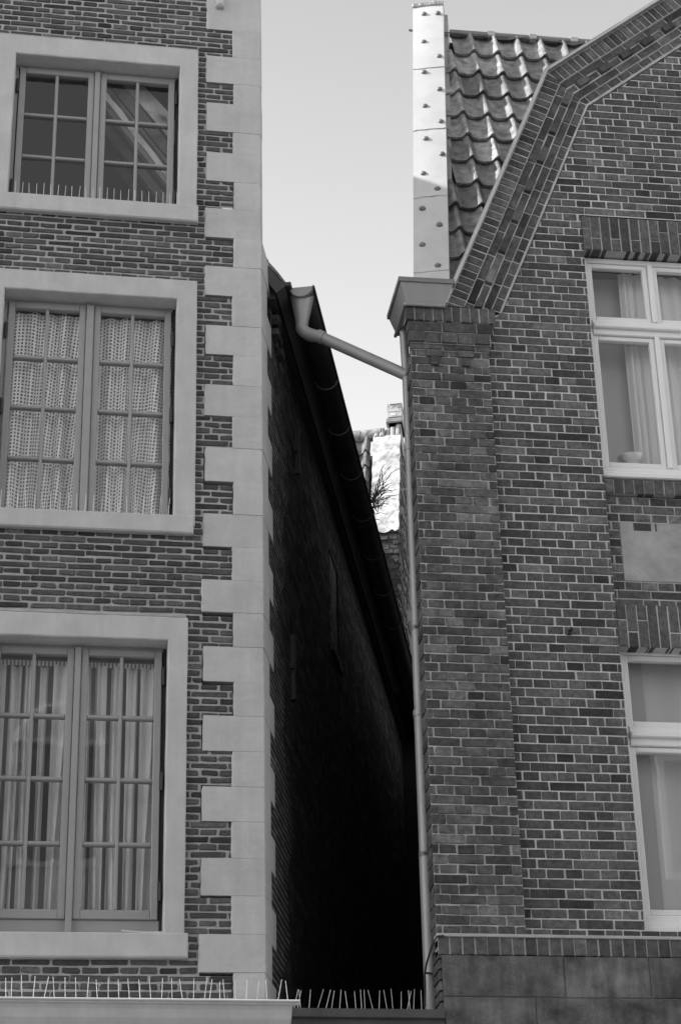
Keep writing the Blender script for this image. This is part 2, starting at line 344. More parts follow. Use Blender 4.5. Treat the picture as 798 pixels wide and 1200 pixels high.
# windows of the left house -----------------------------------------
def rect(tl, tr, br, bl):
    a, b, c, d = UL(*tl), UL(*tr), UL(*br), UL(*bl)
    return [(a[0]+d[0])/2, (b[0]+c[0])/2, (c[1]+d[1])/2, (a[1]+b[1])/2]
X_WL = -.02   # window axis offset, see below
def left_window(outer, inner_r, inner_t, sill, post, rows, hz, lift=.006):
    """outer=(x0,x1,z1) of the surround, inner_r/inner_t opening, sill=(z0,z1,x1,dep); post=(x0,x1) ; mirrored left of post"""
    ox1, oz1 = outer; pc = (post[0]+post[1])/2; ox0 = 2*pc-ox1; ir = inner_r; il = 2*pc-ir; zt = inner_t
    sz0, sz1, sx1, sdep = sill; sx0 = 2*pc-sx1
    f = MB(); REV = -.125
    # fixed frame: thin, in the reveal
    f.box(FL, il, il+.022, sz1-.03, zt, REV-.05, REV+.004, 'grey_paint'); f.box(FL, ir-.022, ir, sz1-.03, zt, REV-.05, REV+.004, 'dark_gap')
    f.box(FL, il+.022, ir-.022, zt-.02, zt, REV-.05, REV+.004, 'grey_paint'); f.box(FL, il+.022, ir-.022, sz1-.04, sz1+lift-.002, REV-.05, REV+.004, 'grey_paint')
    f.bevbox(FL, post[0], post[1], sz1+.005, zt-.02, REV-.04, REV+.042, 'grey_paint', .005)
    w = f.build('window', LH)
    s = MB(); D0, D1 = -.19, .03
    zb0 = (sz0+sz1)/2; NS = 14; rsd = random.Random(int(oz1*100))
    def loop(x0_, x1_, z0_, z1_, d):
        out = []
        for (ax, az, bx, bz) in ((x0_, z0_, x1_, z0_), (x1_, z0_, x1_, z1_), (x1_, z1_, x0_, z1_), (x0_, z1_, x0_, z0_)):
            for q in range(NS):
                t = q/NS; jj = rsd.uniform(-.0018, .0018) if q else 0
                out.append(FL(ax+(bx-ax)*t+jj, az+(bz-az)*t+jj, d+rsd.uniform(-.0008, .0008)))
        return out
    c = .007; zi = sz1-.02
    s.rings([loop(ox0, ox1, zb0, oz1, D0), loop(ox0, ox1, zb0, oz1, D1-c), loop(ox0+c, ox1-c, zb0+c, oz1-c, D1), loop(il-c, ir+c, zi-c, zt+c, D1), loop(il, ir, zi, zt, D1-c), loop(il, ir, zi, zt, D0)], 'sill_paint', 0, False, False)
    s.build('window_surround', w)
    s = MB(); s.bevbox(FL, sx0, sx1, sz0, sz1, -.19, sdep, 'sill_paint', .01); s.build('sill', w)
    ztop = zt-.022; zbot = sz1+lift
    for side in (0, 1):
        x0, x1 = (il+.03, post[0]-.002) if side == 0 else (post[1]+.002, ir-.03)
        sa = MB(); st, br_, mu = .046, .06, .024; d0, d1 = REV-.03, REV+.022
        sa.bevbox(FL, x0, x0+st, zbot, ztop, d0, d1, 'grey_paint', .005); sa.bevbox(FL, x1-st, x1, zbot, ztop, d0, d1, 'grey_paint', .005)
        sa.bevbox(FL, x0+st, x1-st, ztop-st, ztop, d0, d1-.001, 'grey_paint', .005); sa.bevbox(FL, x0+st, x1-st, zbot, zbot+br_, d0, d1-.001, 'grey_paint', .005)
        a, b = x0+st, x1-st; c, e = zbot+br_, ztop-st; xm = (a+b)/2
        sa.bevbox(FL, xm-mu/2, xm+mu/2, c, e, d0, d1-.006, 'grey_paint', .006)
        for k in range(1, rows):
            zz = c+(e-c)*k/rows
            sa.bevbox(FL, a, xm-mu/2, zz-mu/2, zz+mu/2, d0, d1-.007, 'grey_paint', .006); sa.bevbox(FL, xm+mu/2, b, zz-mu/2, zz+mu/2, d0, d1-.007, 'grey_paint', .006)
        sa.build('casement', w)
        pa = MB(); pa.quad(FL(a-.004, c-.004, REV-.01), FL(b+.004, c-.004, REV-.01), FL(b+.004, e+.004, REV-.01), FL(a-.004, e+.004, REV-.01), 'old_glass'); pa.build('pane', w)
        for t in hz:
            h = MB(); xx = (x0-.012) if side == 0 else (x1+.012); zz = zbot+(ztop-zbot)*t
            h.tube([FL(xx, zz-.06, REV+.02), FL(xx, zz+.06, REV+.02)], .011, 'dark_metal', 8); h.build('hinge', w)
        r = MB(); x0, x1, z0, z1 = il-.5, ir+.15, sz1-.3, zt+.3; y0, y1 = .20, 2.4
    V = lambda x, y, z: Vector((x, y, z))
    r.quad(V(x0, y1, z0), V(x1, y1, z0), V(x1, y1, z1), V(x0, y1, z1), 'room_wall'); r.quad(V(x0, y0, z0), V(x1, y0, z0), V(x1, y1, z0), V(x0, y1, z0), 'room_wall')
    r.quad(V(x0, y0, z1), V(x1, y0, z1), V(x1, y1, z1), V(x0, y1, z1), 'room_wall'); r.quad(V(x0, y0, z0), V(x0, y1, z0), V(x0, y1, z1), V(x0, y0, z1), 'room_wall')
    r.quad(V(x1, y0, z0), V(x1, y1, z0), V(x1, y1, z1), V(x1, y0, z1), 'room_wall')
    r.build('interior_room', w)
    return dict(w=w, il=il, ir=ir, z0=zbot, z1=zt, ox0=ox0, ox1=ox1, oz1=oz1, sz0=sz0, sx0=sx0, sx1=sx1, sz1=sz1, post=post, sdep=sdep)
def zl(py, px=160, y=0.0): return UL(px, py, y)[1]
wins = []
YF = .10
# top
o = rect((0, 40.8), (231, 62), (232.3, 258), (0, 244))
wins.append(left_window((o[1], o[3]), UL(209.8, 160)[0], zl(69.7, 115, -.03), (zl(251, 115, -.05), zl(231.5, 115, -.05), UL(232.3, 250)[0], .05),
    (UL(109.5, 150, YF)[0], UL(116, 150, YF)[0]), 3, (.12, .86)))
# middle
o = rect((0, 319), (232.4, 329), (227, 625), (0, 615))
wins.append(left_window((o[1], o[3]), UL(205.5, 470)[0], zl(344, 115, -.03), (zl(620, 115, -.05), zl(598.6, 115, -.05), UL(226.7, 612)[0], .05),
    (UL(98, 470, YF)[0], UL(107, 470, YF)[0]), 4, (.12, .5, .86)))
# lowest
o = rect((0, 716.5), (221, 727), (215.5, 1082), (0, 1082))
wins.append(left_window((o[1], o[3]), UL(194.5, 900)[0], zl(747, 115, -.03), (zl(1121.5, 115, -.06), zl(1092, 115, -.06), UL(220, 1105)[0], .06),
    (UL(83.5, 900, YF)[0], UL(91, 900, YF)[0]), 4, (.1, .5, .9), zl(1077, 115, YF)-zl(1092, 115, -.06)))

XLL = -3.7
def spansL(z):
    k = quoin_at(z)
    xr = XC
    if k is not None: xr = (qx_long if is_long(k) else qx_short)
    sp = [(XLL, xr)]
    for w in wins:
        lo, hi = w['sz0'], w['oz1']
        if lo+.02 < z < hi-.015:
            x0, x1 = w['ox0']+.004, w['ox1']-.004
            if z < w['sz1']: x0, x1 = w['sx0']+.004, w['sx1']-.004
            out = []
            for a, b in sp:
                if x1 <= a or x0 >= b: out.append((a, b)); continue
                if x0 > a: out.append((a, x0))
                if x1 < b: out.append((x1, b))
            sp = out
    return sp
z_lo, z_hi = P(100, 1215).z, 13.95
m = MB(); rows = int((z_hi-z_lo)/HB)
lay(m, FL, z_lo, HB, rows, spansL, .235, .0135, 'old_brick', 'old_mortar', random.Random(11), jit=.0034, ch=.004, mrec=.007, worn=.009, back=-.03, dfun=None)
FWL = m.build('front_wall', LH)
# wall core behind the brick skin (leaves the window openings free)
m = MB()
def core(x0, x1, z0, z1): m.box(lambda x, z, d: Vector((x, -d, z)), x0, x1, z0, z1, -.2, -.07, 'dark_gap')
ox = min(w['ox0'] for w in wins)+.12
xi = max(w['ox1'] for w in wins)-.06
core(XLL, ox, 0, z_hi); core(xi, XC-.05, 4.0, Z_EAVE_L-.4)
zz = [(4.0, wins[2]['sz0']+.08), (wins[2]['oz1']-.05, wins[1]['sz0']+.05), (wins[1]['oz1']-.05, wins[0]['sz0']+.05), (wins[0]['oz1']-.05, z_hi)]
for a, b in zz: core(ox, xi, a, b)
m.build('wall_core', LH)
# pale slate strip over the two upper surrounds
for w, t in ((wins[0], .025), (wins[2], .03)):
    m = MB(); m.bevbox(FL, w['ox0']-.02, w['ox1']-.01, w['oz1']+.002, w['oz1']+t, -.02, .012, 'old_mortar', .008); m.build('lintel_strip', LH)

# flank wall in the alley
C0 = Vector((XC, 0, 0))
FLEN = 9.8
def FS(s, z, d): return C0 + AL*s + AN*d + UP*z
ZE = 10.02
def spansS(z):
    k = quoin_at(z); s0 = .1
    if k is not None: s0 = .24 if is_long(k) else .41
    if z > ZE-.25: s0 = .45
    sp = [(s0, FLEN)]
    if 8.62 < z < 9.55: sp = [(s0, 3.55), (4.11, FLEN)]
    return sp
m = MB(); rows = int((ZE-z_lo)/.0505)
RLEN = 8.2
sB = lambda z: .95+.22*math.sin(z*2.3)+.12*math.sin(z*7.1+1)  # edge of the painted daylight: pale mortar towards the street, dark mortar beyond
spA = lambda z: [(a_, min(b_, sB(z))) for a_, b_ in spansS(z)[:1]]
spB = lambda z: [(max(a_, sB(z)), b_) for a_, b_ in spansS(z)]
lay(m, FS, z_lo, .0505, rows, spA, .235, .009, 'alley_brick', 'lit_mortar', random.Random(4), jit=.0015, ch=.003, mrec=.002, back=-.03)
lay(m, FS, z_lo, .0505, rows, spB, .235, .013, 'alley_brick', 'shaded_mortar', random.Random(5), jit=.0035, ch=.003, mrec=.003, back=-.03)
m.build('side_wall', LH)
m = MB(); m.box(FS, .45, FLEN, 0, ZE+.05, -.3, -.05, 'dark_gap'); m.build('side_wall_core', LH)
m = MB(); m.bevbox(FS, 3.56, 4.10, 8.62, 9.55, -.05, -.016, 'stone', .004); m.box(FS, 3.53, 4.12, 8.56, 8.62, -.05, .03, 'stone'); m.build('side_window', LH)
for (s, z0, z1) in ((1.25, 7.2, 7.7), (1.6, 9.2, 9.6)):
    m = MB(); m.bevbox(FS, s-.02, s+.02, z0, z1, -.01, .035, 'dark_metal', .006); m.bevbox(FS, s-.05, s+.05, (z0+z1)/2-.02, (z0+z1)/2+.02, -.01, .03, 'dark_metal', .006); m.build('wall_anchor', LH)
# crumbly brick corbel under the eave, near the street
m = MB(); rr = random.Random(9)
for i in range(26):
    s = .46+rr.random()*.25; z = ZE-.30+rr.random()*.24
    m.bevbox(FS, s, s+.07+rr.random()*.06, z, z+.03+rr.random()*.03, -.02, .01+rr.random()*.045, rr.choice(['alley_brick', 'shaded_mortar', 'old_brick']), .008, rr.uniform(-.5, .8))
m.build('eave_corbel', LH)
# roof: eave over the alley, rises to the left behind the street parapet
RIDGE_RUN, RIDGE_RISE = 2.75, 4.3
m = MB()
def FR(s, u, d):   # u: 0 eave .. 1 ridge, d above the slope
    return FS(s, ZE+.04+u*RIDGE_RISE + d*.62, .13 - u*(RIDGE_RUN+.2) + d*.78)
SF = (.15-2.85*.261)/.965                     # the roof starts right behind the street front all the way up
m.hexa([FR(.30, 0, 0), FR(RLEN, 0, 0), FR(RLEN, 1, 0), FR(SF, 1, 0), FR(.30, 0, -.08), FR(RLEN, 0, -.08), FR(RLEN, 1, -.08), FR(SF, 1, -.08)], 'gutter_dark')
m.build('roof', LH)
# timber lining under the slope, seen through the top window
m = MB(); rb = random.Random(17)
for i in range(16):
    a_ = .05+i*.145; sf = lambda u, k: .30+(SF-.30)*u+a_+k
    dd = rb.uniform(-.008, .008)
    m.hexa([FR(sf(.02, 0), .02, -.082), FR(sf(.02, .138), .02, -.082), FR(sf(.95, .138), .95, -.082), FR(sf(.95, 0), .95, -.082), FR(sf(.02, 0), .02, -.105+dd), FR(sf(.02, .138), .02, -.105+dd), FR(sf(.95, .138), .95, -.105+dd), FR(sf(.95, 0), .95, -.105+dd)], rb.choice(['board', 'dark_board', 'dark_board', 'room_wall']))
    if i in (1, 5, 9, 13):
        m.hexa([FR(sf(.02, .02), .02, -.10), FR(sf(.02, .075), .02, -.10), FR(sf(.95, .075), .95, -.10), FR(sf(.95, .02), .95, -.10), FR(sf(.02, .02), .02, -.17), FR(sf(.02, .075), .02, -.17), FR(sf(.95, .075), .95, -.17), FR(sf(.95, .02), .95, -.17)], 'pale_board')
m.build('roof_lining', LH)
m = MB()                              # verge tile, the curled edge seen beside the parapet
va, vb = P(314, 306, .40), P(337, 334, .40); vd = (vb-va)
for k, (t0, t1) in enumerate(((-.9, .02), (-.05, .98))):
    n = 10; top_ = []; 
    for q in range(n+1):
        t = t0+(t1-t0)*q/n; top_.append(va+vd*t+UP*(.012*math.sin(math.pi*q/n*.9)+.012*(k == 0)))
    ring_ = top_ + [p-UP*.035 for p in reversed(top_)]
    m.prism(ring_, AL*.34, 'tile', -.5)
m.build('verge_tile', LH, True)
m = MB(); p0 = FR(SF, 1, 0); p1 = FR(RLEN, 1, 0); q = -AN*RIDGE_RUN
m.quad(p0, p1, p1+q-UP*RIDGE_RISE, p0+q-UP*RIDGE_RISE, 'gutter_dark')
m.add([FS(RLEN, 0, -.06), FS(RLEN, ZE, -.06), p1, p1+q-UP*RIDGE_RISE, p1+q-UP*13], [(0, 1, 2, 3, 4)], 'far_brick')
q0 = p0+q-UP*RIDGE_RISE; q1 = p1+q-UP*RIDGE_RISE
m.quad(q0, q1, Vector((q1.x, q1.y, 0)), Vector((q0.x, q0.y, 0)), 'far_brick'); m.build('rear_roof', LH)
m = MB(); m.box(lambda x, z, d: Vector((x, -d, z)), XLL, XC-.02, 13.95, 14.5, -.12, .03, 'pale_paint'); m.build('parapet_coping', LH)
# ground floor (below the picture)
m = MB(); m.box(lambda x, z, d: Vector((x, -d, z)), XLL, XC, 0, z_lo, -.25, 0, 'plaster'); m.build('shop_front', LH)
# moulded cornice over the shop front
ce = P(347, 1173, -.35); ct = ce.z
m = MB()
prof = [(.0, 0), (-.36, 0), (-.36, -.022), (-.345, -.03), (-.335, -.05), (-.325, -.10), (-.29, -.16), (-.27, -.20), (-.25, -.34), (0, -.34)]
m.rings([[Vector((XLL, y, ct+z)) for y, z in prof], [Vector((ce.x+(0.02 if abs(y) > .345 else -.02+(.35+y)*-.2), y, ct+z)) for y, z in prof]], 'sill_paint')
m.build('cornice', LH)
m = MB(); m.tube([Vector((XLL, -.365, ct-.004)), Vector((ce.x+.022, -.365, ct-.004))], .008, 'bright_zinc', 8); m.build('cornice_flashing', LH)

# eave gutter along the alley -----------------------------------------------
GR = .085
gs = Vector((P(353, 336, .35).x, .35, P(353, 336, .35).z-.005)); GL = 9.6
def GP(s, a, r=GR): return gs + AL*s + AN*(r*math.cos(a)) + UP*(r*math.sin(a))
m = MB(); NA = 14
ring = [math.pi+math.pi*k/NA for k in range(NA+1)]
segs = [0, 2.5, 5, GL]
vs = []; fs = []
for s in (0, GL):
    vs += [GP(s, a) for a in ring] + [GP(s, a, GR-.004) for a in reversed(ring)]
n = len(ring)*2
for j in range(n): fs.append((j, (j+1) % n, n+(j+1) % n, n+j))
fs.append(tuple(range(n))); fs.append(tuple(range(n, 2*n)))
m.add(vs, fs, 'gutter_dark'); GUT = m.build('gutter', LH, True)
m = MB(); m.tube([GP(0, 0)+AN*.004, GP(GL, 0)+AN*.004], .011, 'gutter_dark', 8); m.build('gutter_bead', GUT)
m = MB(); m.add([GP(-.004, a) for a in ring], [tuple(range(len(ring)))], 'pipe_grey'); m.add([GP(-.012, a) for a in ring]+[GP(.02, a, GR+.003) for a in ring], [(j, j+1, len(ring)+j+1, len(ring)+j) for j in range(len(ring)-1)], 'pipe_grey'); m.build('end_cap', GUT, True)
for s in (.62, 1.35, 2.1, 2.9, 3.7, 4.5, 5.3, 6.1):
    m = MB(); m.tube([GP(s, a, GR+.004) for a in ring], .0055, 'pipe_grey', 6)
    m.tube([GP(s, math.pi, GR), GP(s, math.pi, GR)-AN*.07-UP*.03], .006, 'pipe_grey', 6); m.build('gutter_bracket', GUT, True)
m = MB(); m.box(FS, .36, FLEN, ZE-.02, ZE+.13, -.02, .05, 'gutter_dark'); m.box(FS, .36, FLEN, ZE+.085, ZE+.115, .05, .165, 'gutter_dark'); m.build('eave_board', LH)

# drainpipe slanting across the gap -----------------------------------------
DP = empty('slanting_drainpipe', 'grey zinc drainpipe bending from the dark eave gutter and slanting across the gap', 'drainpipe')
yo = .43
f0 = Vector((P(354, 350, yo).x, yo, gs.z-.055))
ftop = P(354, 357, yo); fbot = P(352, 378, yo); fbot.x = P(354, 378, yo).x
m = MB()
def ell(c, rx, ry, n=20): return [Vector((c.x+rx*math.cos(2*math.pi*k/n), c.y+ry*math.sin(2*math.pi*k/n), c.z)) for k in range(n)]
m.rings([ell(Vector((ftop.x, yo, gs.z-.035)), .088, .075), ell(Vector((ftop.x, yo, ftop.z-.01)), .075, .068), ell(fbot, .047, .047), ell(fbot-UP*.03, .047, .047)], 'pipe_grey'); m.build('outlet_funnel', DP, True)
pe = P(477, 440, .23); pa = P(376, 395, .41); r1 = .043
cpts = []
A = fbot-UP*.02; Bc = P(351, 391, .42)
for k in range(13):
    t = k/12; cpts.append(A*(1-t)**2 + Bc*2*t*(1-t) + pa*t*t)
m = MB(); m.tube(cpts, r1+.003, 'pipe_grey', 18); m.build('elbow', DP, True)
m = MB(); m.tube([pa-(pe-pa).normalized()*.03, pa+(pe-pa)*.03], r1+.006, 'pipe_grey', 18); m.tube([pa+(pe-pa)*.02, pa+(pe-pa)*.5, pe], r1, 'pipe_grey', 18); m.build('pipe_run', DP, True)

# =================================================================== RIGHT HOUSE
RH = empty('brick_house', 'gabled brick house with white windows and a zinc gutter box, right of the alley', 'house')
FW = lambda x, z, d: Vector((x, -d, z))
hR = .0648; LR = .232; JR = .0095
XP0, XP1 = 2.336, 2.898
xw0 = 3.672
pitch = .474
XG = xw0 + .03 + 2*pitch + .02
zPl = P(560, 1096.5, -.05).z                 # top of the plinth ledge
K1 = P(640, 88, -.05); O0 = P(523, 358, -.05); O2 = P(780, 0, -.05)
ang1 = math.atan2(K1.z-O0.z, K1.x-O0.x); ang2 = math.atan2(O2.z-K1.z, O2.x-K1.x)
apex = K1.z + (XG-K1.x)*math.tan(ang2)
BT = .395                                     # width of the raking band
d1 = Vector((math.cos(ang1), 0, math.sin(ang1))); n1 = Vector((math.sin(ang1), 0, -math.cos(ang1)))
d2 = Vector((math.cos(ang2), 0, math.sin(ang2))); n2 = Vector((math.sin(ang2), 0, -math.cos(ang2)))
def outer_x(z, off=0.0):
    """left edge of the gable, moved inward by off"""
    a = K1 + n1*off; xa = a.x + (z-a.z)/math.tan(ang1)
    b = K1 + n2*off; xb = b.x + (z-b.z)/math.tan(ang2)
    return max(xa, xb)
# window / panel geometry on the facade
uw = dict(z0=P(706, 558, .045).z, z1=P(700, 302.5, .10).z); lw = dict(z0=P(754, 1095.5, .045).z, z1=P(740, 760.5, .10).z)
uw['lin'] = P(690, 253).z; lw['lin'] = P(722, 707.3).z
WX0, WX1 = xw0, 2*XG-xw0
zsp_top = P(709, 560).z; 
pn = dict(x0=P(729.5, 640).x, z1=P(730, 611.6).z, z0=P(734, 679).z); PX0, PX1 = pn['x0'], 2*XG-pn['x0']
zcap = P(530, 361, -.05).z                    # top of the soldier capital
def spansR(z):
    if z < zcap-.02: x0, x1 = XP1-.03, 2*XG-XP1+.03
    else: x0 = outer_x(z, BT-.01); x1 = 2*XG-x0
    if x1 <= x0: return []
    cut = None
    if lw['z0'] < z < uw['lin']: cut = (WX0, WX1)
    if cut: return [(x0, cut[0]), (cut[1], x1)]
    return [(x0, x1)]
m = MB(); rows = int((apex-zPl)/hR)+1
lay(m, FW, zPl+.004, hR, rows, spansR, LR, JR, 'brick', 'pale_mortar', random.Random(21), jit=.0018, ch=.0035, mrec=.005, worn=.004)
m.build('front_wall', RH)
# recessed spandrel between the two windows
REC = -.045
zsp0 = lw['lin']; zsp1 = P(712, 577).z; nr = max(1, round((zsp1-zsp0)/hR)); hs = (zsp1-zsp0)/nr
for k_ in ('z0', 'z1'): pn[k_] = zsp0 + round((pn[k_]-zsp0)/hs)*hs
def spansP(z):
    if pn['z0'] < z < pn['z1']: return [(WX0, PX0), (PX1, WX1)]
    return [(WX0, WX1)]
m = MB(); zsp0 = lw['lin']; zsp1 = P(712, 577).z; nr = max(1, round((zsp1-zsp0)/hR)); hs = (zsp1-zsp0)/nr
lay(m, FW, zsp0, hs, nr, spansP, LR, JR, 'brick', 'grey_mortar', random.Random(22), dep=REC, back=-.09, mrec=.004)
m.build('spandrel', RH)
m = MB(); m.bevbox(FW, PX0+.003, PX1-.003, pn['z0']+.002, pn['z1']-.004, -.09, REC-.006, 'plaster', .004)
m.bevbox(FW, PX0+.095, PX0+.235, pn['z1']-.075, pn['z1']-.002, -.06, REC-.002, 'brick', .012, -.6); m.bevbox(FW, PX0+.25, PX0+.275, pn['z1']-.075, pn['z1']-.002, -.06, REC-.003, 'brick', .01, -.3); m.box(FW, WX0+.003, WX1-.003, zsp0, zsp1, -.088, REC-.012, 'grey_mortar'); m.build('stone_panel', RH)
rs = random.Random(23)
m = MB(); soldiers(m, FW, WX0+.002, WX1-.002, zsp1+.006, zsp_top, .072, .009, 'brick', 'grey_mortar', rs, dep=-.012, back=-.09, tspread=.8); m.build('window_ledge', RH)
m = MB(); soldiers(m, FW, WX0+.004, WX1-.004, P(690, 291.5).z, uw['lin'], .073, .01, 'brick', 'grey_mortar', rs, dep=-.004, split=True, back=-.12, tspread=.8); m.build('lintel', RH)
m = MB(); soldiers(m, FW, WX0+.004, WX1-.004, P(724, 757).z, lw['lin']-.004, .072, .010, 'brick', 'pale_mortar', rs, dep=-.002, split=True, back=-.12); m.build('lintel', RH)

# pilaster, its capital, mirrored at the far side
def mir(fn): return lambda x, z, d: fn(2*XG-x, z, d)
for side, F_ in ((0, FW), (1, mir(FW))):
    pil = MB(); z1 = P(530, 409, -.05).z; nr = round((z1-zPl)/hR)
    hp = (z1-zPl-.004)/nr; rg = random.Random(31)
    lay(pil, F_, zPl+.004, hp, nr, lambda z: [(XP0, XP1)], LR, .0085, 'brick', 'grey_mortar', rg, dep=.05, back=.0, jit=.003, mrec=.006, worn=.007)
    # bonded return into the alley: whole courses turn the corner
    for i in range(nr):
        z = zPl+.004+i*hp; dd = .012 if i % 2 else 0
        pil.bevbox(lambda s, t, d: Vector((F_(XP0-d, 0, 0).x, s, t)), -.039, .13, z, z+hp-.0095, -.10, -.001+dd*.4, 'brick', .003, rg.gauss(0, .35))
    pil.box(F_, XP0+.006, XP1-.03, zPl, z1, -.125, .02, 'grey_mortar')
    P_ = pil.build('pilaster', RH)
    cap = MB(); zz = [P(530, y, -.08).z for y in (361.5, 379, 389.5, 402, 409)]
    soldiers(cap, F_, XP0-.035, XP1+.05, zz[1]+.006, zz[0], .068, .009, 'brick', 'grey_mortar', rg, dep=.10, back=0, tspread=.7)
    for (a, b, xo, dep, Lb) in ((zz[2], zz[1]-.002, .030, .085, .25), (zz[3], zz[2]-.006, .025, .075, .118), (zz[4], zz[3]-.006, .012, .062, .235)):
        x = XP0-xo+.01; k = 0; cap.box(F_, XP0-xo+.02, XP1+xo-.01, a-.004, b+.006, 0, dep-.008, 'grey_mortar')
        while x < XP1+xo-.03:
            x1 = min(x+Lb-.009, XP1+xo); pr = .012 if (Lb < .2 and k % 2 == 0) else 0
            cap.bevbox(F_, x, x1, a+.001, b, 0, dep+pr, 'brick', .003, rg.gauss(0, .4)); x += Lb; k += 1
    for px0, px1, py0, py1 in ((500, 518, 408.5, 416.5), (537, 555, 410, 418)):
        a, b = P(px0, py1, -.06), P(px1, py0, -.06); cap.bevbox(F_, a.x, b.x, a.z, b.z, 0, .062, 'brick', .003, .3)
    for px0, px1, py0, py1 in ((505, 514, 417.5, 427), (541, 550, 420, 429)):
        a, b = P(px0, py1, -.06), P(px1, py0, -.06); cap.bevbox(F_, a.x, b.x, a.z, b.z, 0, .066, 'brick', .003, -.3)
    cap.build('capital', P_)

# raking gable band: header course, then four courses of stretchers and dentils, mitred at the knee
def band(side):
    m = MB(); rg = random.Random(41+side)
    mm = (lambda v: Vector((2*XG-v.x, v.y, v.z))) if side else (lambda v: v)
    half = (ang1-ang2)/2
    miter = math.tan(half)                      # along-shift per unit depth at the knee
    for part in (0, 1):
        org, dd, nn = (K1, d1, n1) if part == 0 else (K1, d2, n2)
        F_ = lambda s, t, d: mm(Vector((org.x, 0, org.z)) + dd*s + nn*t + Vector((0, -d, 0)))
        if part == 0:
            zb = zcap+.004
            s_end = lambda t: -t*miter
            s_beg = lambda t: (zb-K1.z - nn.z*t)/dd.z
        else:
            s_beg = lambda t: t*miter
            s_end = lambda t: (XG-K1.x - nn.x*t)/dd.x
        courses = [(.006, .118, .064, .075, 0), (.126, .180, .232, .052, 0), (.189, .243, .232, .046, 1), (.252, .306, .232, .034, 0), (.315, .368, .116, .022, 0)]
        t_end = BT
        def strip(t0, t1, d, mt):
            m.hexa([F_(s_beg(t0), t0, d), F_(s_end(t0), t0, d), F_(s_end(t1), t1, d), F_(s_beg(t1), t1, d), F_(s_beg(t0), t0, -.1), F_(s_end(t0), t0, -.1), F_(s_end(t1), t1, -.1), F_(s_beg(t1), t1, -.1)], mt)
        strip(.372, t_end-.011, .010, 'pale_mortar')
        prev = 0.0
        for (t0, t1, Lb, dep, dent) in courses:
            strip(prev, t1+.004, dep-.006, 'pale_mortar' if not dent else 'pale_mortar'); prev = t1+.004
            s = s_beg(t0)-Lb*rg.random(); k = 0; smax = max(s_end(t0), s_end(t1))
            while s < smax:
                lb = Lb
                if dent: lb = .118 if part else .150
                a, b = s, s+lb-.010; s += lb
                q0, q1 = max(a, s_beg(t0)), min(b, s_end(t0)); r0, r1 = max(a, s_beg(t1)), min(b, s_end(t1))
                k += 1
                if q1-q0 < .006 and r1-r0 < .006: continue
                if q1 < q0: q0 = q1 = (q0+q1)/2
                if r1 < r0: r0 = r1 = (r0+r1)/2
                d = dep + rg.uniform(-.002, .002)
                if dent: d += .034 if k % 2 else -.004
                u = [(q0, t0), (q1, t0), (r1, t1), (r0, t1)]; cx = sum(p[0] for p in u)/4; ctt = (t0+t1)/2; c = .003
                w_ = [(p[0]+max(-c, min(c, cx-p[0])), p[1]+max(-c, min(c, ctt-p[1]))) for p in u]
                m.rings([[F_(*p, d) for p in w_], [F_(*p, d-c) for p in u], [F_(*p, -.05) for p in u]], 'brick', max(-1, min(1.2, rg.gauss(0, .4))), True, False)
    return m
for side in (0, 1): band(side).build('gable_band', RH)
# metal strip on the gable edge
for side in (0, 1):
    mm = (lambda v: Vector((2*XG-v.x, v.y, v.z))) if side else (lambda v: v)
    m = MB(); lo = O0 + d1*(-.02); A3 = Vector((XG, 0, apex)); y0, y1 = -.105, .30; th = .03
    for (p, q, nn) in ((Vector((lo.x, 0, lo.z)), Vector((K1.x, 0, K1.z)), n1), (Vector((K1.x, 0, K1.z)), A3, n2)):
        a = [p, q, q-nn*th, p-nn*th]
        if q == A3: a[2] = Vector((XG, 0, apex+th/math.cos(ang2)))
        else: a[2] = Vector((K1.x, 0, K1.z)) - (n1+n2).normalized()*th
        if p.x == K1.x: a[3] = Vector((K1.x, 0, K1.z)) - (n1+n2).normalized()*th
        m.hexa([mm(v+Vector((0, y0, 0))) for v in a] + [mm(v+Vector((0, y1, 0))) for v in a], 'zinc')
    m.build('gable_flashing', RH)
    m = MB()
    for (p, q) in ((Vector((lo.x, 0, lo.z)), Vector((K1.x, 0, K1.z))), (Vector((K1.x, 0, K1.z)), A3)):
        m.tube([mm(p+Vector((0, -.108, 0)) - n1*.012), mm(q+Vector((0, -.108, 0))-n1*.012)], .013, 'zinc', 8)
    m.build('gable_bead', RH, True)
# gable backing
m = MB(); pts = [Vector((XP0+.05, .12, zPl)), Vector((XP0+.05, .12, zcap)), Vector((O0.x, .12, O0.z)), Vector((K1.x, .12, K1.z)), Vector((XG, .12, apex))]
core_r = lambda x0, x1, z0, z1: m.box(FW, x0, x1, z0, z1, -.3, -.13, 'dark_gap')
core_r(XP0+.13, WX0-.01, 0, zcap); core_r(WX1+.01, 2*XG-XP0-.13, 0, zcap)
core_r(WX0-.01, WX1+.01, 0, lw['z0']-.02); core_r(WX0-.01, WX1+.01, lw['z1']+.05, uw['z0']-.02)
gz = uw['z1']+.08
poly = [(outer_x(gz)+.02, gz), (K1.x+.02, K1.z-.02), (XG, apex-.03), (2*XG-K1.x-.02, K1.z-.02), (2*XG-outer_x(gz)-.02, gz)]
m.prism([Vector((x, .13, z)) for x, z in poly], (0, .17, 0), 'dark_gap')
for s_ in (0, 1):
    q = [(outer_x(zcap)+.02, zcap), (outer_x(gz)+.02, gz), (WX0-.01, gz), (WX0-.01, zcap)]
    m.prism([Vector((x if not s_ else 2*XG-x, .13, z)) for x, z in q], (0, .17, 0), 'dark_gap')
m.build('wall_core', RH)

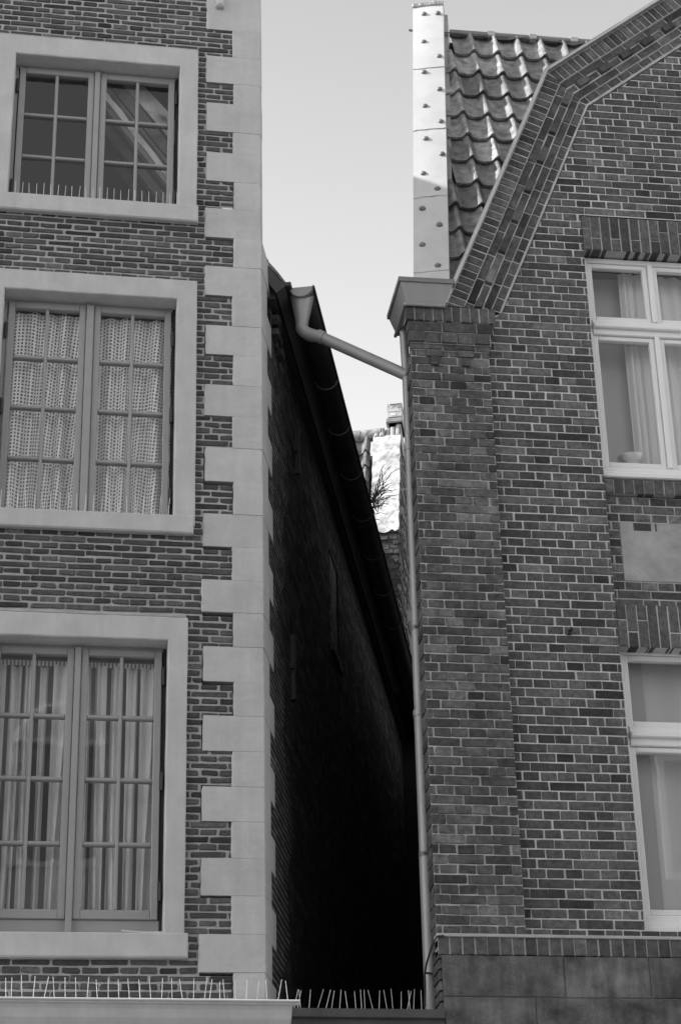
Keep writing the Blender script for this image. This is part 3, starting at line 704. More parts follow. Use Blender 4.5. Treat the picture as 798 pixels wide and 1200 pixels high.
# white windows -----------------------------------------------------------
def white_window(z0, z1, zt0, zt1, sillh):
    w = MB(); REVD = -.10; fw = .040; x0, x1 = WX0+.003, WX1-.003
    d0, d1 = REVD-.07, REVD
    w.bevbox(FW, x0, x0+fw, z0+sillh, z1, d0, d1, 'white_paint', .005); w.bevbox(FW, x1-fw, x1, z0+sillh, z1, d0, d1, 'white_paint', .005)
    w.bevbox(FW, x0+fw, x1-fw, z1-fw, z1, d0, d1-.001, 'white_paint', .005); w.bevbox(FW, x0+fw, x1-fw, z0+sillh, z0+sillh+fw*.7, d0, d1-.001, 'white_paint', .005)
    mw = .036; xs = [x0+fw+(x1-x0-2*fw)*q/4 for q in range(5)]
    for k in (1, 2, 3):
        for a, b in ((z0+sillh+fw*.7, zt0), (zt1, z1-fw)): w.bevbox(FW, xs[k]-mw/2, xs[k]+mw/2, a, b, d0, d1+.012, 'white_paint', .004)
    O = w.build('window', RH)
    t = MB(); t.bevbox(FW, x0+fw, x1-fw, zt0, zt1, d0, d1+.006, 'white_paint', .006); t.bevbox(FW, x0+fw, x1-fw, zt0+(zt1-zt0)*.38, zt0+(zt1-zt0)*.66, d1, d1+.035, 'white_paint', .008); t.build('transom', O)
    s = MB(); s.bevbox(FW, x0-.001, x1+.001, z0, z0+sillh*.52, d0, -.045, 'white_paint', .008); s.bevbox(FW, x0, x1, z0+sillh*.52, z0+sillh, d0, -.075, 'white_paint', .008); s.build('sill', O)
    info = []
    for k in range(4):
        a, b = xs[k]+(mw/2 if k else 0)+.002, xs[k+1]-(mw/2 if k < 3 else 0)-.002
        for (c, e) in ((z0+sillh+fw*.7+.002, zt0-.002), (zt1+.002, z1-fw-.002)):
            q = MB(); sw = .036; e0, e1 = d0+.01, d1-.012
            q.bevbox(FW, a, a+sw, c, e, e0, e1, 'white_paint', .005); q.bevbox(FW, b-sw, b, c, e, e0, e1, 'white_paint', .005)
            q.bevbox(FW, a+sw, b-sw, e-sw, e, e0, e1-.001, 'white_paint', .005); q.bevbox(FW, a+sw, b-sw, c, c+sw*1.1, e0, e1-.001, 'white_paint', .005); q.build('sash', O)
            g_ = MB(); g_.quad(FW(a+sw-.004, c+sw-.004, d0+.024), FW(b-sw+.004, c+sw-.004, d0+.024), FW(b-sw+.004, e-sw+.004, d0+.024), FW(a+sw-.004, e-sw+.004, d0+.024), 'new_glass'); g_.build('pane', O)
            info.append((a+sw, b-sw, c+sw, e-sw))
    r = MB(); V = lambda x, y, z: Vector((x, y, z)); xa, xb, za, zb, ya, yb = WX0-.05, WX1+.05, z0-.02, z1+.08, .19, 2.6
    r.quad(V(xa, yb, za), V(xb, yb, za), V(xb, yb, zb), V(xa, yb, zb), 'room_wall')
    r.quad(V(xa, ya, za), V(xb, ya, za), V(xb, yb, za), V(xa, yb, za), 'room_wall'); r.quad(V(xa, ya, zb), V(xb, ya, zb), V(xb, yb, zb), V(xa, yb, zb), 'room_wall')
    r.quad(V(xa, ya, za), V(xa, yb, za), V(xa, yb, zb), V(xa, ya, zb), 'room_wall'); r.quad(V(xb, ya, za), V(xb, yb, za), V(xb, yb, zb), V(xb, ya, zb), 'room_wall'); r.build('interior_room', O)
    return info, O
UWI, UWO = white_window(uw['z0'], uw['z1'], P(700, 392, .1).z, P(700, 375, .1).z, .085)
LWI, LWO = white_window(lw['z0'], lw['z1'], P(740, 874, .1).z, P(740, 851, .1).z, .115)

# plinth: ledge, soldier course and stone blocks
PD = .085; XQ0 = P(513.5, 1110, -PD).x; XQ1 = 2*XG-XQ0
zq0 = P(560, 1119, -PD).z; zq1 = P(560, 1098.3, -PD).z
m = MB(); soldiers(m, FW, XQ0, XQ1, zq0+.004, zq1, .077, .010, 'brick', 'grey_mortar', random.Random(51), dep=PD, back=-.02, tspread=.8)
rg = random.Random(52)
for i in range(10):
    z = zq1-.062-i*.066; m.bevbox(lambda s, t, d: Vector((XQ0-d, s, t)), -PD+.012, .13, z, z+.054, -.03, .0, 'brick', .003, rg.gauss(0, .4))
m.build('plinth_course', RH)
m = MB(); m.bevbox(FW, XQ0-.006, XQ1+.006, zq1+.001, zPl+.002, -.02, PD+.008, 'grey_mortar', .004); m.build('plinth_ledge', RH)
XS0 = P(518.6, 1140, -PD).x
zr = [zq0, P(600, 1168.5, -PD).z]
while zr[-1] > .3: zr.append(zr[-1]-.30)
zr.append(0)
rg = random.Random(53)
for i in range(len(zr)-1):
    xs = [XS0]
    if i == 0: xs += [P(661, 1140, -PD).x, P(761, 1140, -PD).x]
    elif i == 1: xs += [P(628, 1185, -PD).x, P(731, 1185, -PD).x]
    elif i % 2: xs += [XS0+.6]
    else: xs += [XS0+.9]
    while xs[-1] < XQ1-.9: xs.append(xs[-1]+rg.uniform(.55, .8))
    xs.append(XQ1)
    for k in range(len(xs)-1):
        m = MB(); m.bevbox(FW, xs[k]+.002, xs[k+1]-.002, zr[i+1]+.002, zr[i]-.002, -.05, PD-.004+rg.uniform(-.002, .002), 'stone', .005, rg.uniform(-.6, .6)); m.build('plinth_stone', RH)
m = MB(); m.box(FW, XS0+.01, XQ1-.01, 0, zq0, -.04, PD-.014, 'grey_mortar'); m.build('plinth_backing', RH)

# zinc gutter box on the pilaster -----------------------------------------
def q4(pts): return [Vector(p) for p in pts]
yt, yb_, yk = -.18, -.105, .34
TL, TR = P(467, 323.5, yt), P(533, 328.5, yt); BL, BR = P(476, 357, yb_), P(521, 359, yb_)
zt_, zb_ = (TL.z+TR.z)/2, (BL.z+BR.z)/2
top = [Vector((TL.x, yt, zt_)), Vector((TR.x, yt, zt_)), Vector((TR.x, yk, zt_)), Vector((TL.x-.005, yk, zt_))]
mid = [Vector((TL.x+.012, yt+.012, zt_-.03)), Vector((TR.x-.012, yt+.012, zt_-.03)), Vector((TR.x-.012, yk, zt_-.03)), Vector((TL.x+.01, yk, zt_-.03))]
bot = [Vector((BL.x, yb_, zb_)), Vector((BR.x, yb_, zb_)), Vector((BR.x, yk-.02, zb_)), Vector((BL.x, yk-.02, zb_))]
m = MB(); m.rings([bot, mid, [v+UP*0 for v in mid]], 'zinc'); BOX = m.build('gutter_box', RH)
m = MB(); rim = [top[3], top[0], top[1], top[2]]
m.prism([top[0]+UP*.004, top[1]+UP*.004, top[2]+UP*.004, top[3]+UP*.004], (0, 0, -.036), 'old_pipe')
m.build('box_rim', BOX)
m = MB(); bb = [Vector((v.x, v.y, zb_-.004)) for v in (bot[3]+Vector((-.012, 0, 0)), bot[0]+Vector((-.012, -.012, 0)), bot[1]+Vector((0, -.012, 0)))]
m.tube([bb[0], bb[1]], .013, 'zinc', 8); m.tube([bb[1], bb[2]], .013, 'zinc', 8); m.build('box_bead', BOX, True)

# mansard slope behind the gable: zinc verge, tiles, ridge -----------------------
SL = R(70)
cu = AL*math.cos(SL) + UP*math.sin(SL); cn = AN.cross(cu).normalized()
if cn.z < 0: cn = -cn
cp0 = P(503, 322, .3)
FC = lambda px, py: PL(px, py, cp0, cn)
cb0, cb1 = FC(484.5, 326), FC(526.5, 329); ctop0, ctop1 = FC(483.5, 8), FC(521, 7)
cw = (cb1-cb0).dot(AN); clen = (ctop0-cb0).dot(cu)
def FV(w, l, d): return cb0 + AN*w + cu*l + cn*d
VG = MB()
seam = [(FC(503, y)-cb0).dot(cu) for y in (318.5, 231, 152, 80)]
cuts = [-.15] + [seam[0], seam[1], seam[2], seam[3]] + [clen]
rg = random.Random(61)
for k in range(5):
    a, b = cuts[k]+.004, cuts[k+1]; e = .006*k*0
    # sheet slightly bowed, lapped over the one below
    n = 8; up_, lo_ = [], []
    for l, lift in ((a-.012, .010), (b, .003)):
        row = []
        for i in range(n+1):
            w = cw*i/n; row.append(FV(w, l + .006*math.sin(i*1.7+k*2), lift + .006*math.sin(math.pi*i/n)))
        up_.append(row)
    base = len(VG.v)
    ring0 = up_[0] + [FV(cw, a-.012, -.10), FV(0, a-.012, -.10)]; ring1 = up_[1] + [FV(cw, b, -.10), FV(0, b, -.10)]
    VG.rings([ring0, ring1], 'bright_zinc')
VERGE = VG.build('verge_capping', RH)
m = MB(); m.hexa([FV(cw-.03, -.1, -.10), FV(cw+.03, -.1, -.10), FV(cw+.03, clen-.02, -.10), FV(cw-.03, clen-.02, -.10)] + [FV(cw-.03, -.1, -.35), FV(cw+.03, -.1, -.35), FV(cw+.03, clen-.02, -.35), FV(cw-.03, clen-.02, -.35)], 'zinc'); m.build('verge_side', VERGE)
for (px, py) in ((497, 18), (513, 17), (496.5, 50.5), (514.5, 67.5), (497, 86), (515, 106), (498, 126), (516.5, 144), (499, 164), (518, 182), (496, 205), (512.5, 223), (495, 246), (515, 265), (495, 288.5), (513, 313)):
    p = FC(px, py); m = MB(); rsx = .026
    rr_ = []
    for (rad, hgt) in ((rsx, .004), (rsx*.92, .014), (rsx*.6, .022), (rsx*.15, .025)):
        rr_.append([p + cn*(hgt+.006) + AN*(rad*math.cos(2*math.pi*k/14)) + cu*(rad*math.sin(2*math.pi*k/14)) for k in range(14)])
    m.rings(rr_, 'old_pipe'); m.build('rivet', VERGE, True)
# crumpled lead at the head of the capping
m = MB()
for i in range(9):
    w = cw*(i+.5)/9; m.bevbox(lambda x, z, d: FV(x, z, d), w-.018, w+.018, clen-.03, clen+.02+rg.uniform(-.008, .018), -.1, .016+rg.uniform(0, .01), 'zinc', .006)
m.build('lead_cap', VERGE)
TS = R(70); tn = Vector((0, -math.sin(TS), math.cos(TS))); tu = Vector((0, math.cos(TS), math.sin(TS))); tx = Vector((1, 0, 0))
tp0 = P(535, 325, .36)
FT = lambda px, py: PL(px, py, tp0, tn)
tA = FT(528, 44); tRow = [FT(560, y) for y in (44, 71.5, 95)]
g_hi = (FT(565, 68)-tp0).dot(tu); g_lo = (FT(565, 277)-tp0).dot(tu); gauge = (g_hi-g_lo)/8; t_top = g_hi+gauge*.93
x_c0 = (FT(531, 60)-tp0).x; 
tw = (FT(608, 60)-FT(581, 60)).x
x_roll = (FT(580, 60)-tp0).x                 # a roll crest
pA = lambda x, v, d: tp0 + tx*x + tu*v + tn*d
vlo = FV(cw+.02, 0, -.12); vhi = FV(cw+.02, clen, -.12); xlo = (vlo-tp0).x; xhi = (vhi-tp0).x; x_l = xlo
m = MB()
x_hi = outer_x((tp0+tu*t_top).z)+.3; x_lo = outer_x(tp0.z)+.15
m.quad(pA(xlo, -.1, -.06), pA(x_lo-tp0.x, -.1, -.06), pA(x_hi-tp0.x, t_top, -.06), pA(xhi, t_top, -.06), 'dark_gap')
rt = pA(xhi, t_top, -.05); rt2 = pA(x_hi-tp0.x, t_top, -.05); m.quad(rt, rt2, rt2+AL*5-UP*.4, rt+AL*5-UP*.4, 'gutter_dark')
m.build('roof_deck', RH)
m = MB(); pw = [FV(0, -.2, -.13), FV(0, clen-.02, -.13)]; pw += [pw[1]+AL*9-UP*.5, pw[0]+AL*9]
m.prism(pw, AN*(cw-.01), 'far_brick'); m.build('party_wall', RH)
rg = random.Random(71)
m = MB(); nu = 20
ncol0 = -4; ncol1 = 11; nrow = int(t_top/gauge)+1
def prof(u):
    if u < .60: return -.012*math.sin(math.pi*u/.60)
    return .050*math.sin(math.pi*(u-.60)/.40)**1.15
for r_ in range(nrow):
    vtop = g_hi + gauge - r_*gauge
    for c_ in range(ncol0, ncol1):
        x0 = x_roll + (c_-.80)*tw
        pz = (tp0+tu*vtop).z
        if x0 + tw*.9 < xlo+(xhi-xlo)*(vtop-gauge*.5)/t_top: continue
        if tp0.x + x0 > outer_x(pz)+.25: continue
        tone = rg.gauss(0, .45); o_ = rg.uniform(-.004, .004); rot = rg.uniform(-.006, .006)
        rows_ = []
        for v, lift in ((vtop+.03, 0.0), (vtop-gauge*.5, .018), (vtop-gauge, .040), (vtop-gauge+.004, .014)):
            rows_.append([tp0 + tx*(x0+tw*(1.06*i/nu)+rot*(v-vtop)) + tu*(v+o_) + tn*(prof(min(1, 1.06*i/nu))+lift - .0*i) for i in range(nu+1)])
        vs = [p for q in rows_ for p in q]; fs = []
        for a in range(3):
            for i in range(nu): fs.append((a*(nu+1)+i, a*(nu+1)+i+1, (a+1)*(nu+1)+i+1, (a+1)*(nu+1)+i))
        m.add(vs, fs, 'tile', tone)
m.build('roof_tiles', RH, True)
# ridge roll
m = MB(); xr = x_l+.35; zz_ = t_top+.035
xr = (FT(526, 38)-tp0).x; k = 0
while xr < 2.2:
    L_ = .37; a = pA(xr, zz_, .02); b = pA(xr+L_-.01, zz_+rg.uniform(-.004, .004), .02)
    m.tube([a, b], [.036, .034], 'old_pipe', 12, True); m.tube([b-tx*.03, b+tx*.03], .046, 'zinc', 12, True); xr += L_
m.build('ridge_roll', RH, True)
m = MB()
xs_ = -.05
for k in range(26):
    m.quad(pA(xs_, t_top+.015, .045), pA(xs_+.11, t_top+.015, .045), pA(xs_+.11, t_top-.035-.02*math.sin((k+1)*1.1), .05+.012*math.sin((k+1)*2.3)), pA(xs_, t_top-.035-.02*math.sin(k*1.1), .05+.012*math.sin(k*2.3)), 'gutter_dark'); xs_ += .11
m.build('ridge_flashing', RH)
# flank and rear of the right house
m = MB(); c1 = Vector((XP0+.11, .131, 0)); q = AL*11
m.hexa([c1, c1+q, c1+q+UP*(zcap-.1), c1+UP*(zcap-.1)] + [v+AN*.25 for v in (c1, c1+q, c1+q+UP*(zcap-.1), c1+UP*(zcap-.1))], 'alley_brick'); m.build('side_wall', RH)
m = MB(); m.box(FW, 2*XG-XP0-.3, 2*XG-XP0-.02, 0, zcap, -10, -.3, 'far_brick'); m.box(FW, 5.5, 2*XG-XP0, 0, 12, -10.3, -10, 'far_brick'); m.build('rear_wall', RH)

# vertical downpipe ----------------------------------------------------------
VP_ = empty('downpipe', 'tall pale grey vertical downpipe with clamps beside the right house corner', 'drainpipe')
px_ = 2.352; yp = .23
def vp(py): return P(490, py, yp).z
def xat(z): return 2.338 + (z-5)*.0022
PR = .037
m = MB(); m.tube([Vector((xat(zb_)-.01, yp, zb_+.05)), Vector((xat(9.3), yp, vp(445))), Vector((xat(8.8), yp, vp(527)))], .031, 'pipe_grey', 18); m.build('pipe', VP_, True)
m = MB(); m.tube([Vector((xat(vp(y)), yp, vp(y))) for y in (525, 600, 738)], .034, 'pipe_grey', 18); m.build('pipe', VP_, True)
m = MB(); m.tube([Vector((xat(vp(y)), yp, vp(y))) for y in (735, 838)], .038, 'pipe_grey', 18); m.build('pipe', VP_, True)
m = MB(); m.tube([Vector((xat(vp(y)), yp, vp(y))) for y in (836, 1003)], .041, 'pipe_grey', 18); m.build('pipe', VP_, True)
m = MB(); m.tube([Vector((xat(vp(1001)), yp, vp(1001))), Vector((xat(4), yp, 3.5)), Vector((xat(4), yp, 0))], .044, 'pipe_grey', 18); m.build('pipe', VP_, True)
for y, r_ in ((527, .034), (838, .042)):
    m = MB(); z = vp(y); m.tube([Vector((xat(z), yp, z-.012)), Vector((xat(z), yp, z+.03))], r_+.004, 'pipe_grey', 18); m.build('pipe_joint', VP_, True)
for y, r_ in ((737, .04), (1002, .046)):
    m = MB(); z = vp(y); m.tube([Vector((xat(z), yp, z-.016)), Vector((xat(z), yp, z+.016))], r_, 'old_pipe', 18); m.tube([Vector((xat(z)-.02, yp-r_, z)), Vector((xat(z)+.09, yp-r_*.6, z+.01))], .006, 'old_pipe', 8)
    m.tube([Vector((xat(z)+r_, yp, z)), Vector((XP0+.05, yp, z))], .008, 'old_pipe', 8); m.build('pipe_clamp', VP_, True)

# =================================================================== REAR HOUSE AT THE END OF THE ALLEY
BH = empty('rear_house', 'sunlit whitewashed gable edge and old tiled roof of a rear house seen through the gap', 'house')
YB = 9.3
bu = AL*math.cos(R(66)) + UP*math.sin(R(66)); bn = AN.cross(bu).normalized()
if bn.z < 0: bn = -bn
bp0 = P(455, 620, YB)
FBk = lambda px, py: PL(px, py, bp0, bn)
b00, b01, b10, b11 = FBk(444, 625), FBk(459.8, 622), FBk(437.5, 508), FBk(469, 509)
bw_ = (b11-b10).dot(AN); wl = (b10-b00).dot(bu)
def FB(w, l, d): return b11 - AN*bw_ + AN*w + bu*(l-((b11-bp0).dot(bu)-(b01-bp0).dot(bu))) + bn*d
bl = (b11-b01).dot(bu)
m = MB(); rg = random.Random(81)
nx, ny = 8, 26
vs = []
for j in range(ny+1):
    for i in range(nx+1):
        vs.append(FB(bw_*i/nx + rg.uniform(-.006, .006), bl*j/ny + (rg.uniform(-.03, .03) if j == 0 else 0), rg.uniform(-.002, .003)))
fs = [(j*(nx+1)+i, j*(nx+1)+i+1, (j+1)*(nx+1)+i+1, (j+1)*(nx+1)+i) for j in range(ny) for i in range(nx)]
m.add(vs, fs, 'whitewash')
m.hexa([FB(0, 0, -.02), FB(bw_, 0, -.02), FB(bw_, bl, -.02), FB(0, bl, -.02)] + [v + AL*1.2 for v in (FB(0, 0, -.02), FB(bw_, 0, -.02), FB(bw_, bl, -.02), FB(0, bl, -.02))], 'far_brick')
m.build('gable_verge', BH)
m = MB()   # rough top stones
for i in range(5):
    w = bw_*(i+.1)/5; m.bevbox(FB, w, w+bw_*.19, bl-.02, bl+.12+.03*i+rg.uniform(-.02, .03), -.35, .0+rg.uniform(-.02, .02), 'plaster', .02, 0)
m.build('verge_top', BH)
# flank of the rear house
m = MB()
s0 = FB(bw_, 0, 0)
e0 = s0.dot(UP)
def FF(s, z, d): return Vector((s0.x, s0.y, 0)) + AL*s + AN*d + UP*z
m.add([FF(-.0, e0-1.6, .002), FF(6, e0-1.6, .002), FF(6, FB(bw_, bl, 0).z+.15, .002)] + [FB(bw_, bl, 0)+AN*.002+UP*.15, FB(bw_, bl, 0)+AN*.002, s0+AN*.002], [(0, 1, 2, 3, 4, 5)], 'far_brick')
rg = random.Random(82)
for i in range(260):
    l = rg.uniform(-1.5, bl); s = rg.uniform(0, 1.2); p = FB(bw_, l, -s) ; L_ = rg.uniform(.08, .2)
    m.hexa([p+AN*.012, p+AN*.012+AL*L_, p+AN*.012+AL*L_+UP*.045, p+AN*.012+UP*.045] + [p, p+AL*L_, p+AL*L_+UP*.045, p+UP*.045], rg.choice(['far_brick', 'old_brick', 'shaded_mortar']), rg.uniform(-.6, .9))
m.build('side_wall', BH)
# brickwork below the whitewash, in shade
m = MB(); FQ = lambda x, z, d: s0 - AN*(1.6-x) - AL*d + UP*(z-e0)
lay(m, FQ, e0-1.6, .062, 25, lambda z: [(0, 1.6)], .22, .012, 'brick', 'shaded_mortar', random.Random(83), jit=.008, ch=.006, dep=.0, back=-.1)
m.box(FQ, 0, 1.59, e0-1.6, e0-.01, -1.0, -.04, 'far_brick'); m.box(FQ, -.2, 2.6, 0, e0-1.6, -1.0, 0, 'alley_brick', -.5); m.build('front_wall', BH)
# tiled roof to its left
m = MB(); rg = random.Random(84)
bt = lambda w, l, d: FB(w, l, d)
tw2 = .20
for r_ in range(9):
    lt = bl*1.0 + .02 - r_*.30
    for c_ in range(6):
        w0 = -.05-(c_+1)*tw2; tone = rg.gauss(0, .4); rows_ = []
        for v, lift in ((lt+.04, -.08), (lt-.30, -.035), (lt-.30, -.06)):
            rows_.append([FB(w0+tw2*1.06*i/10, v, lift+1.5*prof(min(1, 1.06*i/10))) for i in range(11)])
        fs = [(a*11+i, a*11+i+1, (a+1)*11+i+1, (a+1)*11+i) for a in range(2) for i in range(10)]
        m.add([p for q in rows_ for p in q], fs, 'tile', tone-.3)
m.hexa([FB(-1.6, -.5, -.3), FB(0, -.5, -.3), FB(0, bl, -.3), FB(-1.6, bl, -.3)] + [v+AL*1 for v in (FB(-1.6, -.5, -.3), FB(0, -.5, -.3), FB(0, bl, -.3), FB(-1.6, bl, -.3))], 'dark_gap')
m.build('roof_tiles', BH, True)
m = MB()
for i in range(6):
    a = FB(.09-i*.26, bl+.10-.01*i, -.05); b = a - AN*.25 - UP*.01; m.tube([a, b], [.085, .075], 'tile', 12, True, rg.gauss(0, .3))
m.build('ridge_tile', BH, True)
# brick chimney stub
ck = FB(bw_, bl, -.2); m = MB()
c_a, c_b = PL(455.5, 502, ck, AL), PL(472, 477, ck, AL)
FK = lambda x, z, d: ck + AN*x + UP*(z-ck.z) - AL*d
xa, xb = (c_a-ck).dot(AN), (c_b-ck).dot(AN)
lay(m, FK, c_a.z+.09, .058, max(1, round((c_b.z-c_a.z-.13)/.058)), lambda z: [(xa, xb)], .15, .012, 'whitewash', 'pale_mortar', random.Random(85), jit=.006, dep=.15, back=-.1, ch=.008)
m.box(FK, xa+.01, xb-.01, c_a.z, c_b.z-.01, -.25, .13, 'far_brick'); m.bevbox(FK, xa-.02, xb+.0, c_a.z+.0, c_a.z+.06, -.28, .16, 'plaster', .01); m.bevbox(FK, xa+.02, xb-.0, c_b.z-.05, c_b.z-.012, -.28, .155, 'plaster', .02)
m.build('chimney', BH)

# =================================================================== SMALL THINGS
def wavy(mb, x0, x1, z0, z1, y, folds, amp, mt, rng, fn=lambda x, y, z: Vector((x, y, z)), gather=0.0, nx=90, nz=26, sway=0.0, taper=0.0, stretch=1.0):
    ph = rng.uniform(0, 6); uv = []; vs = []
    f2 = folds*rng.uniform(.4, .6)
    for j in range(nz+1):
        t = j/nz; z = z1+(z0-z1)*t; arc = 0; lx = ly = None
        for i in range(nx+1):
            u = i/nx; uu = u + .02*math.sin(u*9+ph*2) + sway*math.sin(t*2.6+ph)*(u*(1-u))*2
            a = amp*(.55+.45*t)*(math.sin(2*math.pi*folds*uu+ph) + .5*math.sin(2*math.pi*f2*uu+1.3*ph+t*1.2))
            x = x0+(x1-x0)*(u) + taper*t*(x1-x0)*(u-.5); yy = y+a
            if lx is not None: arc += math.hypot(x-lx, yy-ly)
            lx, ly = x, yy
            vs.append(fn(x, yy, z)); uv.append((arc, z + .012*math.sin(arc*30) - .25*a, 0))
    fs = [(j*(nx+1)+i, j*(nx+1)+i+1, (j+1)*(nx+1)+i+1, (j+1)*(nx+1)+i) for j in range(nz) for i in range(nx)]
    mb.add(vs, fs, mt); mb.uv = (mb.uv or []) + uv
fl = lambda x, y, z: FL(x, z, -y)
rc = random.Random(91)
w = wins[1]
for side, lab in ((0, 'white lace net curtain hanging in the left casement of the middle left window'), (1, 'white lace net curtain hanging in the right casement of the middle left window')):
    x0, x1 = (w['il']+.02, w['post'][0]+.01) if side == 0 else (w['post'][1]-.01, w['ir']-.02)
    m = MB(); wavy(m, x0, x1, w['z0']+.03, w['z1']-.05, .21, 5, .034, 'lace', rc, fl)
    tag(m.build('lace_curtain', None, True), lab, 'curtain', 'lace curtains in the middle left window')
w = wins[2]
for side, lab in ((0, 'pale gathered drape in the left casement of the lowest left window'), (1, 'pale gathered drape in the right casement of the lowest left window')):
    x0, x1 = (w['il']+.02, w['post'][0]+.01) if side == 0 else (w['post'][1]-.01, w['ir']-.02)
    m = MB(); xm = x0+(x1-x0)*.5
    edges = sorted([x0] + [x0+(x1-x0)*t_ + rc.uniform(-.02, .02) for t_ in (.17, .36, .55, .73)] + [x1])
    for (ea, eb) in zip(edges[:-1], edges[1:]):
        wavy(m, ea+rc.uniform(.0, .012), eb-rc.uniform(.012, .03), w['z0']-.02, w['z1']-.09, .22+rc.uniform(0, .06), rc.uniform(1.1, 2.0), rc.uniform(.022, .04), 'drape', rc, fl, sway=.5, nx=44, taper=rc.uniform(-.25, .15))
    m.box(FL, x0-.01, x1+.01, w['z0']-.02, w['z1']-.02, -.325, -.32, 'room_wall')
    # frilled heading
    for k in range(22):
        xx = x0+(x1-x0)*k/22; m.box(FL, xx, xx+(x1-x0)/22*.62, w['z1']-.10, w['z1']-.065, -.235, -.232, 'drape'); 
    m.uv = None
    tag(m.build('drape_curtain', None, True), lab, 'curtain', 'drapes in the lowest left window')
# casement stay lying on the lowest sill
w = wins[2]; m = MB(); ya = w['sz1']+.03
m.tube([FL(UL(143, 1082)[0], ya+.012, -.06), FL(UL(170, 1085)[0], ya-.006, -.03), FL(UL(195, 1087)[0], ya-.012, -.0)], .006, 'steel', 6); m.bevbox(FL, UL(192, 1087)[0], UL(199, 1087)[0], ya-.03, ya, -.02, .01, 'steel', .005)
m.build('window_stay', w['w'])
# boards leaning inside the top window
w = wins[0]
for (px0, py0, px1, py1, wd, yb, mt, lab) in ((124, 116, 200, 214, .045, .20, 'pale_board', 'thin pale batten leaning inside the top left window'),
        (130, 84, 212, 176, .13, .27, 'board', 'broad grey board leaning above the pale batten in the top left window')):
    a, b = P(px0, py0, yb), P(px1, py1, yb); dv = (b-a); dn = Vector((0, 1, 0)).cross(dv).normalized()
    if dn.z < 0: dn = -dn
    a = a - dv*.12; b = b + dv*.08; k_ = 9; lo_, hi_ = [], []
    for q in range(k_):
        t_ = q/(k_-1); p = a.lerp(b, t_); lo_.append(p + dn*rc.uniform(-.004, .004)); hi_.append(p + dn*(wd+rc.uniform(-.008, .008)))
    m = MB(); m.prism(lo_+hi_[::-1], (0, .022, 0), mt)
    if mt == 'board':
        for q in range(2):
            c_ = a.lerp(b, rc.uniform(.3, .75)); m.prism([c_ + dv.normalized()*(.07*math.cos(w_)*rc.uniform(.6, 1.2)) + dn*(wd*.45+wd*.36*math.sin(w_)*rc.uniform(.6, 1)) + Vector((0, -.0015, 0)) for w_ in [math.pi*2*z_/11 for z_ in range(11)]], (0, .003, 0), 'pale_board')
    tag(m.build('leaning_board'), lab, 'board', None)
# right house curtains, blind, bowl
def rcurt(x0, x1, z0, z1, y, mt, folds, lab, amp=.02, nm='voile_curtain'):
    m = MB(); wavy(m, x0, x1, z0, z1, y, folds, amp, mt, rc, nx=60); m.uv = None
    tag(m.build(nm, None, True), lab, 'curtain', 'curtains in the upper right window')
zc0, zc1 = uw['z0']+.06, uw['z1']-.01
a = P(724, 330, .28).x; 
rcurt(a, UWI[0][1]+.05, zc0, zc1, .27, 'voile', 3, 'light curtain on the right of the first light of the upper right window', .022)
rcurt(WX0, a+.02, zc0, zc1, .36, 'blind_cloth', 1.2, 'flat darker curtain on the left of the upper right window', .008, 'plain_curtain')
rcurt(UWI[2][0]+.0, UWI[2][1]+.05, zc0, zc1, .30, 'voile', 4, 'light gathered curtain in the second light of the upper right window', .024)
rcurt(UWI[4][0], UWI[4][1]+.05, zc0, zc1, .32, 'voile', 4, 'light gathered curtain in the third light of the upper right window', .024)
rcurt(UWI[6][0]+.02, UWI[6][1], zc0, zc1, .29, 'voile', 3, 'light gathered curtain in the last light of the upper right window', .024)
m = MB(); za, zb = lw['z0']+.1, lw['z1']-.01
xb_ = P(756, 815, .22).x
m.box(FW, WX0+.0, xb_, za, zb, -.262, -.26, 'blind_cloth'); m.box(FW, xb_-.01, WX1, za, zb, -.302, -.30, 'voile', 0)
tag(m.build('roller_blind'), 'plain pale roller blind filling the lower right window', 'blind')
m = MB(); bc = P(738, 543, .22); zf = UWI[0][2]-.02; bc = Vector((P(739, 540, .22).x, .215, zf+.012))
rr_ = [(.04, 0.02), (.045, .028), (.085, .07), (.10, .105), (.094, .105), (.078, .07), (.03, .034)]
m.rings([[bc + Vector((r_*math.cos(2*math.pi*k/20), r_*math.sin(2*math.pi*k/20), h_)) for k in range(20)] for r_, h_ in rr_], 'steel')
tag(m.build('glass_bowl', None, True), 'small shiny bowl standing on the inner sill of the upper right window', 'bowl')

# bird spikes
def spikes(name, lab, pts, hgt, lean, rng, mt='steel', base='steel', rad=.0028, fan=True):
    m = MB(); m.tube([pts[0]+UP*.003, pts[-1]+UP*.003], .005, base, 6)
    for i, p in enumerate(pts):
        q = p + UP*hgt*rng.uniform(.92, 1.04) + Vector((rng.gauss(0, lean), rng.gauss(0, lean), 0)); m.tube([p, q], [rad, rad*.8], mt, 5)
    return tag(m.build(name), lab, 'bird spikes', 'bird spike strips')
for w, x1p, n, lab, hh in ((wins[0], 224, 27, 'row of thin bird spikes on the sill of the top left window', .125), (wins[1], 217, 24, 'row of thin bird spikes on the sill of the middle left window', .15)):
    x1 = UL(x1p, 240 if w is wins[0] else 590)[0]; x0 = w['il']
    spikes('bird_spikes', lab, [FL(x0+(x1-x0)*k/(n-1), w['sz1'], .0) for k in range(n)], hh, .004, rc, rad=.002)
x0 = P(0, 1174, -.3).x; pts = []
x = x0-1.2
while x < ce.x-.02: pts.append(Vector((x, -.30, ct+.002))); x += .062 if rc.random() < .75 else .03
spikes('bird_spikes', 'long row of bird spikes on the white shop cornice', pts, .135, .012, rc)
ybm = -.12; bz = P(430, 1182, ybm).z; xA = P(344, 1182, ybm).x; xB = P(521, 1182, ybm).x
pts = []; x = xA+.01
